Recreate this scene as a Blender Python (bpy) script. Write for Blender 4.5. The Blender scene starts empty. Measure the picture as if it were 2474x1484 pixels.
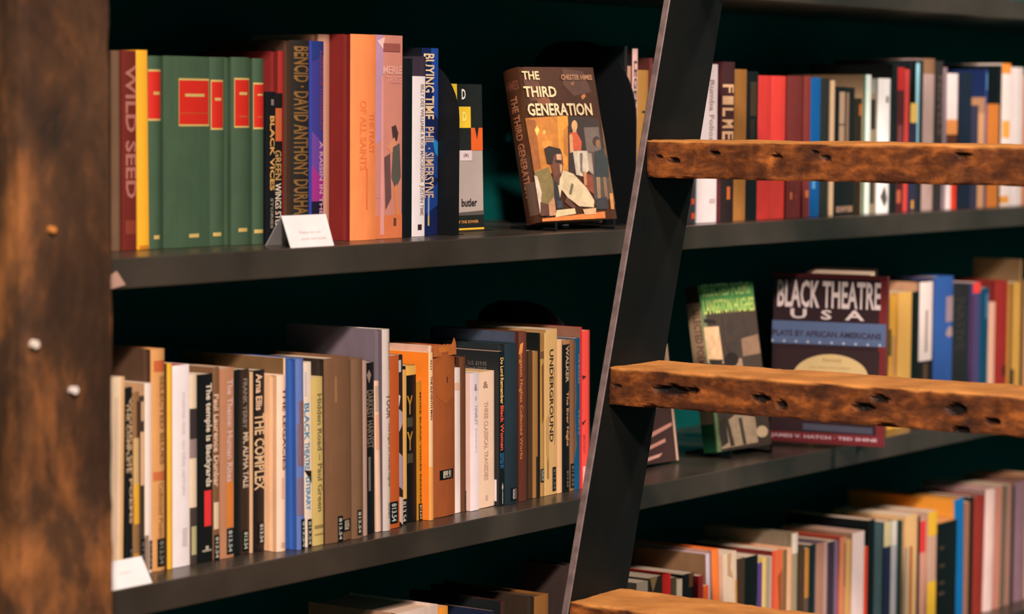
import bpy, bmesh, math, random
from mathutils import Vector, Matrix, noise
random.seed(7)
scene = bpy.context.scene
COL = scene.collection

# ------------------------------------------------------------------ camera
cam_d = bpy.data.cameras.new('camera'); cam = bpy.data.objects.new('camera', cam_d); COL.objects.link(cam)
cam.matrix_world = Matrix([[0.5793356, 0.0541895, -0.8132858, -2.2413896], [-0.8150565, 0.0474335, -0.5774365, -2.1455384], [0.007286, 0.9974034, 0.0716474, 0.2040737], [0, 0, 0, 1]])
cam_d.sensor_width = 36.0
cam_d.lens = 95.636
cam_d.clip_start = 0.05
cam_d.dof.use_dof = True
cam_d.dof.focus_distance = 3.72
cam_d.dof.aperture_fstop = 3.7
scene.camera = cam

# ------------------------------------------------------------------ world, exposure, lamps
world = bpy.data.worlds.new('world'); scene.world = world; world.use_nodes = True
bg = world.node_tree.nodes['Background']
bg.inputs['Color'].default_value = (0.25, 0.92, 0.86, 1)
bg.inputs['Strength'].default_value = 0.12
scene.view_settings.view_transform = 'Standard'
scene.view_settings.look = 'None'
scene.view_settings.gamma = 1
scene.view_settings.use_curve_mapping = False
scene.view_settings.exposure = 0.08
WARM = (1.0, 0.785, 0.70)

def spot(name, loc, target, power, size, angle=70, color=WARM):
    d = bpy.data.lights.new(name, 'SPOT'); o = bpy.data.objects.new(name, d); COL.objects.link(o)
    d.energy = power; d.color = color; d.shadow_soft_size = size
    d.spot_size = math.radians(angle); d.spot_blend = 0.6
    o.location = loc
    o.rotation_euler = (Vector(target) - Vector(loc)).to_track_quat('-Z', 'Y').to_euler()
    return o
# ceiling track spot in front of the bookcase, plus two added fill spots
spot('track_spot', (-3.3, -3.1, 3.0), (1.0, 0.0, -0.1), 1700, 0.16, 55)
spot('spine_fill_spot', (-0.6, -3.1, 2.6), (0.9, 0.0, -0.1), 420, 0.25, 70)  # unseen fill from the front, added to brighten the spines
spot('right_fill_spot', (2.5, -3.0, 2.4), (2.15, 0.0, -0.15), 620, 0.2, 44)  # unseen fill, added to lift the right end of the shelves

# ------------------------------------------------------------------ helpers
def lin(c):
    r = []
    for v in c:
        v = v / 255.0
        r.append(v / 12.92 if v <= 0.04045 else ((v + 0.055) / 1.055) ** 2.4)
    return r
def alb(c, g=0.80):
    """paint colour of a thing seen as the 0-255 colour c under the warm shop light"""
    l = lin(c)
    return tuple(min(0.92, max(0.004, l[i] * g / (1.0, 0.83, 0.79)[i])) for i in range(3))
MATS = {}
def mat(c, kind='paper', g=0.80):
    key = (tuple(c), kind, g)
    if key in MATS: return MATS[key]
    m = bpy.data.materials.new('%s_%d_%d_%d' % (kind, c[0], c[1], c[2])); m.use_nodes = True
    nt = m.node_tree; b = nt.nodes['Principled BSDF']
    col = alb(c, g)
    rough = {'paper': 0.42, 'cloth': 0.75, 'ink': 0.5, 'page': 0.85, 'metal': 0.5, 'gloss': 0.2, 'label': 0.35}.get(kind, 0.5)
    b.inputs['Roughness'].default_value = rough
    b.inputs['Specular IOR Level'].default_value = 0.3 if kind != 'gloss' else 0.5
    tc = nt.nodes.new('ShaderNodeTexCoord'); n = nt.nodes.new('ShaderNodeTexNoise'); mix = nt.nodes.new('ShaderNodeMix')
    mix.data_type = 'RGBA'
    mp = nt.nodes.new('ShaderNodeMapping')
    nt.links.new(tc.outputs['Object'], mp.inputs['Vector']); nt.links.new(mp.outputs['Vector'], n.inputs['Vector'])
    if kind == 'page':
        mp.inputs['Scale'].default_value = (1600, 6, 6); n.inputs['Scale'].default_value = 1.0; lo, hi = 0.62, 1.05
    elif kind == 'art':
        n.inputs['Scale'].default_value = 55.0; n.inputs['Distortion'].default_value = 1.2; lo, hi = 0.55, 1.5
    elif kind == 'cloth':
        mp.inputs['Scale'].default_value = (1, 1, 0.35); n.inputs['Scale'].default_value = 60.0; lo, hi = 0.78, 1.15
    else:
        n.inputs['Scale'].default_value = 35.0; lo, hi = 0.86, 1.08
    n.inputs['Detail'].default_value = 4
    nt.links.new(n.outputs['Fac'], mix.inputs['Factor'])
    mix.inputs['A'].default_value = tuple(x * lo for x in col) + (1,)
    mix.inputs['B'].default_value = tuple(min(0.95, x * hi) for x in col) + (1,)
    nt.links.new(mix.outputs['Result'], b.inputs['Base Color'])
    if kind == 'cloth':
        bp = nt.nodes.new('ShaderNodeBump'); n2 = nt.nodes.new('ShaderNodeTexNoise')
        n2.inputs['Scale'].default_value = 900; bp.inputs['Strength'].default_value = 0.25; bp.inputs['Distance'].default_value = 0.0006
        nt.links.new(tc.outputs['Object'], n2.inputs['Vector'])
        nt.links.new(n2.outputs['Fac'], bp.inputs['Height']); nt.links.new(bp.outputs['Normal'], b.inputs['Normal'])
    MATS[key] = m
    return m

def tag(o, label=None, cat=None, group=None, kind=None):
    if label: o['label'] = label
    if cat: o['category'] = cat
    if group: o['group'] = group
    if kind: o['kind'] = kind
    return o
def link(name, me, mats, parent=None):
    for m in mats: me.materials.append(m)
    o = bpy.data.objects.new(name, me); COL.objects.link(o)
    if parent: o.parent = parent
    return o
def empty(name, loc=(0, 0, 0)):
    o = bpy.data.objects.new(name, None); COL.objects.link(o); o.location = loc; o.empty_display_size = 0.02
    return o
class Geo:
    """collects faces with material slots; build() makes ONE mesh object"""
    def __init__(s): s.v = []; s.f = []; s.mi = []; s.mats = []
    def slot(s, m):
        if m not in s.mats: s.mats.append(m)
        return s.mats.index(m)
    def face(s, pts, m):
        i = len(s.v); s.v += [tuple(p) for p in pts]; s.f.append(tuple(range(i, i + len(pts)))); s.mi.append(s.slot(m))
    def mesh(s, vs, fs, m):
        i = len(s.v); s.v += [tuple(p) for p in vs]; k = s.slot(m)
        for f in fs: s.f.append(tuple(i + a for a in f)); s.mi.append(k)
    def box(s, a, b, m):
        x0, y0, z0 = a; x1, y1, z1 = b
        v = [(x0,y0,z0),(x1,y0,z0),(x1,y1,z0),(x0,y1,z0),(x0,y0,z1),(x1,y0,z1),(x1,y1,z1),(x0,y1,z1)]
        s.mesh(v, [(0,3,2,1),(4,5,6,7),(0,1,5,4),(1,2,6,5),(2,3,7,6),(3,0,4,7)], m)
    def prism(s, outline, z0, z1, m):
        """outline: list of (x,y) counter-clockwise"""
        n = len(outline)
        v = [(x, y, z0) for x, y in outline] + [(x, y, z1) for x, y in outline]
        fs = [tuple(reversed(range(n))), tuple(range(n, 2 * n))] + [(i, (i + 1) % n, n + (i + 1) % n, n + i) for i in range(n)]
        s.mesh(v, fs, m)
    def build(s, name, parent=None, smooth=False):
        me = bpy.data.meshes.new(name); me.from_pydata(s.v, [], s.f); me.update()
        me.polygons.foreach_set('material_index', s.mi)
        if smooth: me.polygons.foreach_set('use_smooth', [True] * len(me.polygons))
        return link(name, me, s.mats, parent)

TEXT = {}
def text_geo(st):
    """lettering as flat triangles, normalised to a 0..1 box"""
    if st in TEXT: return TEXT[st]
    cu = bpy.data.curves.new('t', 'FONT'); cu.body = st; cu.resolution_u = 2; cu.offset = 0.022; cu.fill_mode = 'FRONT'
    o = bpy.data.objects.new('t', cu); COL.objects.link(o)
    dg = bpy.context.evaluated_depsgraph_get(); me = bpy.data.meshes.new_from_object(o.evaluated_get(dg))
    vs = [(v.co.x, v.co.y) for v in me.vertices]; fs = [tuple(p.vertices) for p in me.polygons]
    bpy.data.objects.remove(o); bpy.data.curves.remove(cu); bpy.data.meshes.remove(me)
    x0 = min(v[0] for v in vs); x1 = max(v[0] for v in vs); y0 = min(v[1] for v in vs); y1 = max(v[1] for v in vs)
    vs = [((x - x0) / (x1 - x0), (y - y0) / (y1 - y0)) for x, y in vs]
    TEXT[st] = cut(vs, fs, (0, 1)); return TEXT[st]

def cut(vs, fs, ax, n=6):
    """cut flat shapes into strips so that they can follow a rounded spine"""
    bm = bmesh.new(); bv = [bm.verts.new((x, y, 0)) for x, y in vs]
    for f in fs:
        try: bm.faces.new([bv[i] for i in f])
        except ValueError: pass
    for k in range(1, n):
        bmesh.ops.bisect_plane(bm, geom=bm.verts[:] + bm.edges[:] + bm.faces[:], plane_co=(k / n * ax[0], k / n * ax[1], 0), plane_no=(ax[0], ax[1], 0))
    bm.verts.index_update()
    r = ([(v.co.x, v.co.y) for v in bm.verts], [tuple(v.index for v in f.verts) for f in bm.faces]); bm.free()
    return r

LAYER = 0.00004
def decorate(g, items, place, layer0=1, kind='ink'):
    """place(u, v, off) -> point on a face of the book, off metres above it"""
    L = layer0
    for it in items:
        if it[0] == 'r':
            _, u0, v0, u1, v1, c = it; m = mat(c, kind); n = 6
            us = [u0 + (u1 - u0) * i / n for i in range(n + 1)]
            for a, b in zip(us, us[1:]):
                g.face([place(a, v0, L * LAYER), place(b, v0, L * LAYER), place(b, v1, L * LAYER), place(a, v1, L * LAYER)], m)
        elif it[0] == 'p':
            pts = [(min(1, max(0, a)), min(1, max(0, b))) for a, b in it[1]]
            ar = sum(p[0] * q[1] - q[0] * p[1] for p, q in zip(pts, pts[1:] + pts[:1]))
            if ar < 0: pts = pts[::-1]
            vs, fs = cut(pts, [tuple(range(len(pts)))], (1, 0))
            g.mesh([place(u, v, L * LAYER) for u, v in vs], fs, mat(it[2], kind))
        elif it[0] == 't':
            _, st, u0, v0, u1, v1, c, rot = it; m = mat(c, 'ink')
            if rot == 'stack':
                k = len(st)
                for i, ch in enumerate(st):
                    a = v1 - (v1 - v0) * i / k; b = v1 - (v1 - v0) * (i + 0.72) / k
                    vs, fs = text_geo(ch)
                    g.mesh([place(u0 + (u1 - u0) * y, a + (b - a) * x, L * LAYER) for x, y in vs], fs, m)
            else:
                vs, fs = text_geo(st)
                if rot == 'd': pts = [place(u0 + (u1 - u0) * y, v1 + (v0 - v1) * x, L * LAYER) for x, y in vs]
                else: pts = [place(u0 + (u1 - u0) * x, v0 + (v1 - v0) * y, L * LAYER) for x, y in vs]
                g.mesh(pts, fs, m)
        L += 1

def make_book(root, w, dep, h, rgb, kind='p', cov=None, paint_kind='ink', S=(), C=(), A=(), lab=(), pg=(226, 190, 160), surf=None):
    """local frame: spine at y=0 facing -Y, thickness along X, height along Z"""
    hc = kind == 'h'
    surf = surf or ('cloth' if hc and not A else 'paper')
    m0 = mat(rgb, surf)
    mc = mat(cov, surf, 1.25) if cov else m0
    b = min(0.0035, 0.22 * w) if hc else min(0.0012, 0.1 * w)
    t = min(0.0026 if hc else 0.0007, 0.2 * w)
    def prof(x): return b * (2 * x / w - 1) ** 2
    g = Geo()
    n = 8; arc = [(w * (0.0 + i / n), prof(w * i / n)) for i in range(n + 1)]
    left = [(0, dep), (0, 0.015), (0.0011, 0.0105), (0.0005, 0.0065)] if hc and w > .012 else [(0, dep), (0, 0.008)]
    right = [(w - x, y) for x, y in reversed(left)]
    inner = [(w - t, dep), (w - t, b + t), (t, b + t), (t, dep)]
    out = left + arc + right + inner
    k = len(out); zt = h
    vs = [(x, y, 0) for x, y in out] + [(x, y, zt) for x, y in out]
    nl = len(left); na = nl + len(arc)
    # side walls; left board may have its own colour, often darkened by painted-in shade
    for i in range(k):
        j = (i + 1) % k
        mm = mc if (i < nl) else m0
        g.face([vs[i], vs[j], vs[k + j], vs[k + i]], mm)
    # caps (as strips so that the concave outline fills cleanly)
    for z, flip in ((0, True), (zt, False)):
        def q(pts, m):
            pts = [(x, y, z) for x, y in pts]
            g.face(pts[::-1] if flip else pts, m)
        q([(0, dep), (0, b + t), (t, b + t), (t, dep)], mc)
        q([(w - t, dep), (w - t, b + t), (w, b + t), (w, dep)], m0)
        ar = [(0, b + t)] + [a for a in arc] + [(w, b + t)]
        q(ar, m0)
    e = 0.00025
    decorate(g, S, lambda u, v, o: (u * w, prof(u * w) - e - o, v * h))
    decorate(g, C, lambda u, v, o: (-e - o, dep * (1 - u), v * h))
    decorate(g, A, lambda u, v, o: (w + e + o, u * dep, v * h), 1, paint_kind)
    cover = g.build('cover', root)
    p = Geo(); ov = 0.0035 if hc else 0.0004
    if w - 2 * t > 0.0008:
        p.box((t + 1e-4, b + t + 3e-4, ov * 0.9), (w - t - 1e-4, dep - (0.004 if hc else 0.0006), h - ov), mat(pg, 'page'))
        p.build('page_block', root)
    for it in lab:
        _, u0, v0, u1, v1, st, rot, c, tc = it
        l = Geo(); pl = lambda u, v, o: ((u0 + (u1 - u0) * u) * w, prof((u0 + (u1 - u0) * u) * w) - 0.0009 - o, (v0 + (v1 - v0) * v + 0.0) * h)
        n_ = 5
        for i in range(n_):
            a, bb = i / n_, (i + 1) / n_
            l.face([pl(a, 0, 0), pl(bb, 0, 0), pl(bb, 1, 0), pl(a, 1, 0)], mat(c, 'label'))
            l.face([pl(a, 1, 0), pl(bb, 1, 0), pl(bb, 1, -0.0008), pl(a, 1, -0.0008)], mat(c, 'label'))
            l.face([pl(a, 0, -0.0008), pl(bb, 0, -0.0008), pl(bb, 0, 0), pl(a, 0, 0)], mat(c, 'label'))
        decorate(l, [['t', st, 0.22, 0.08, 0.8, 0.92, tc, rot]], pl)
        o = l.build('call_number_label', root); o['label'] = 'dark call number label with pale figures'
    return cover

# ------------------------------------------------------------------ wood and steel
def wood(name, dark, mid, light, grain=(1, 1, 1), scale=6.0, stain=3.0, holes=False, bump=0.4):
    m = bpy.data.materials.new(name); m.use_nodes = True; nt = m.node_tree; b = nt.nodes['Principled BSDF']
    N = nt.nodes.new; Lk = nt.links.new
    tc = N('ShaderNodeTexCoord'); mp = N('ShaderNodeMapping'); mp.inputs['Scale'].default_value = grain
    n1 = N('ShaderNodeTexNoise'); n1.inputs['Scale'].default_value = scale; n1.inputs['Detail'].default_value = 8; n1.inputs['Roughness'].default_value = .65; n1.inputs['Distortion'].default_value = .25
    n2 = N('ShaderNodeTexNoise'); n2.inputs['Scale'].default_value = stain; n2.inputs['Detail'].default_value = 5; n2.inputs['Distortion'].default_value = .3
    Lk(tc.outputs['Object'], mp.inputs['Vector']); Lk(mp.outputs['Vector'], n1.inputs['Vector']); Lk(tc.outputs['Object'], n2.inputs['Vector'])
    r1 = N('ShaderNodeValToRGB'); e = r1.color_ramp.elements
    e[0].position = .32; e[0].color = alb(dark) + (1,); e[1].position = .7; e[1].color = alb(light) + (1,)
    x = e.new(.5); x.color = alb(mid) + (1,)
    Lk(n1.outputs['Fac'], r1.inputs['Fac'])
    r2 = N('ShaderNodeValToRGB'); r2.color_ramp.elements[0].position = .38; r2.color_ramp.elements[1].position = .62
    r2.color_ramp.elements[0].color = (.30, .28, .28, 1); r2.color_ramp.elements[1].color = (1, 1, 1, 1)
    Lk(n2.outputs['Fac'], r2.inputs['Fac'])
    mx = N('ShaderNodeMix'); mx.data_type = 'RGBA'; mx.blend_type = 'MULTIPLY'; mx.inputs['Factor'].default_value = .8
    Lk(r1.outputs['Color'], mx.inputs['A']); Lk(r2.outputs['Color'], mx.inputs['B'])
    out = mx.outputs['Result']
    if holes:
        at = N('ShaderNodeAttribute'); at.attribute_name = 'hole'
        m3 = N('ShaderNodeMix'); m3.data_type = 'RGBA'; m3.inputs['B'].default_value = (.006, .004, .003, 1)
        Lk(at.outputs['Fac'], m3.inputs['Factor']); Lk(out, m3.inputs['A']); out = m3.outputs['Result']
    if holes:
        lit_worn_at = N('ShaderNodeAttribute'); lit_worn_at.attribute_name = 'worn'
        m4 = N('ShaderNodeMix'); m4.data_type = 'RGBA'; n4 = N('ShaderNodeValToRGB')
        n4.color_ramp.elements[0].color = alb((206, 112, 44)) + (1,); n4.color_ramp.elements[1].color = alb((255, 170, 92)) + (1,)  # bare worn wood, made lighter still by painted top light
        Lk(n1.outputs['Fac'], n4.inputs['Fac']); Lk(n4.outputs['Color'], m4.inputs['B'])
        Lk(lit_worn_at.outputs['Fac'], m4.inputs['Factor']); Lk(out, m4.inputs['A']); out = m4.outputs['Result']
    Lk(out, b.inputs['Base Color'])
    b.inputs['Roughness'].default_value = .62; b.inputs['Specular IOR Level'].default_value = .3
    bp = N('ShaderNodeBump'); bp.inputs['Strength'].default_value = bump; bp.inputs['Distance'].default_value = .003
    Lk(n1.outputs['Fac'], bp.inputs['Height']); Lk(bp.outputs['Normal'], b.inputs['Normal'])
    return m
def paint(name, c, rough, c2=None, scale=4, spec=.5):
    m = bpy.data.materials.new(name); m.use_nodes = True; nt = m.node_tree; b = nt.nodes['Principled BSDF']
    N = nt.nodes.new; Lk = nt.links.new
    tc = N('ShaderNodeTexCoord'); n = N('ShaderNodeTexNoise'); n.inputs['Scale'].default_value = scale; n.inputs['Detail'].default_value = 6
    Lk(tc.outputs['Object'], n.inputs['Vector'])
    r = N('ShaderNodeValToRGB'); r.color_ramp.elements[0].position = .35; r.color_ramp.elements[1].position = .65
    r.color_ramp.elements[0].color = tuple(c) + (1,); r.color_ramp.elements[1].color = tuple(c2 or c) + (1,)
    Lk(n.outputs['Fac'], r.inputs['Fac']); Lk(r.outputs['Color'], b.inputs['Base Color'])
    b.inputs['Roughness'].default_value = rough; b.inputs['Specular IOR Level'].default_value = spec
    return m
SHELF = paint('dark_painted_wood', (.028, .023, .017), .30, (.046, .037, .028), 7)
BACK = paint('black_painted_board', (.004, .095, .088), .9, (.004, .11, .10), 3, .02)
STEEL = paint('black_steel', (.004, .005, .005), .6, (.008, .0075, .006), 9, .15)
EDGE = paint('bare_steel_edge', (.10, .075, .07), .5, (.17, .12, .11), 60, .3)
BLACKM = paint('black_enamel', (.004, .006, .007), .45, (.006, .007, .008), 5, .25)
FLOORM = wood('floor_boards', (40, 28, 20), (70, 46, 30), (96, 64, 42), (1, 12, 1), 4)
POSTW = wood('weathered_post_wood', (48, 33, 24), (92, 56, 33), (176, 102, 52), (2.2, 2.2, 1.0), 6, 6, bump=.5)
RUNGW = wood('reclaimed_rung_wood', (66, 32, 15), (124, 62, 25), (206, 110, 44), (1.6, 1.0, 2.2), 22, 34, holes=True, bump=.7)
CARD = mat((252, 230, 224), 'page2', .70)

# ------------------------------------------------------------------ floor, wall, bookcase
def simple_box(name, a, b, m, parent=None, bevel=0.0):
    g = Geo(); g.box(a, b, m); o = g.build(name, parent)
    if bevel:
        md = o.modifiers.new('b', 'BEVEL'); md.width = bevel; md.segments = 2
    return o
tag(simple_box('floor', (-2.6, -3.6, -1.30), (4.6, .46, -1.25), FLOORM), kind='structure')
tag(simple_box('wall_back', (-2.6, .40, -1.25), (4.6, .46, 1.6), BACK), kind='structure')
case = tag(empty('bookcase', (0, 0, -1.25)), 'long black painted bookcase holding all the rows of books', 'bookcase')
def P3(p): return (p[0], p[1], p[2] + 1.25)
for i, z in enumerate((.76, .38, 0.0, -.38, -.76, -1.14)):
    o = simple_box('shelf', P3((-.25, 0, z)), P3((3.38, .345, z + .035)), SHELF, case, .0015)
simple_box('back_panel', P3((-.25, .346, -1.24)), P3((3.38, .366, 1.0)), BACK, case)
simple_box('side_panel', P3((-.285, .0, -1.25)), P3((-.251, .366, 1.0)), SHELF, case)
simple_box('side_panel', P3((3.381, .0, -1.25)), P3((3.415, .366, 1.0)), SHELF, case)

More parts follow.
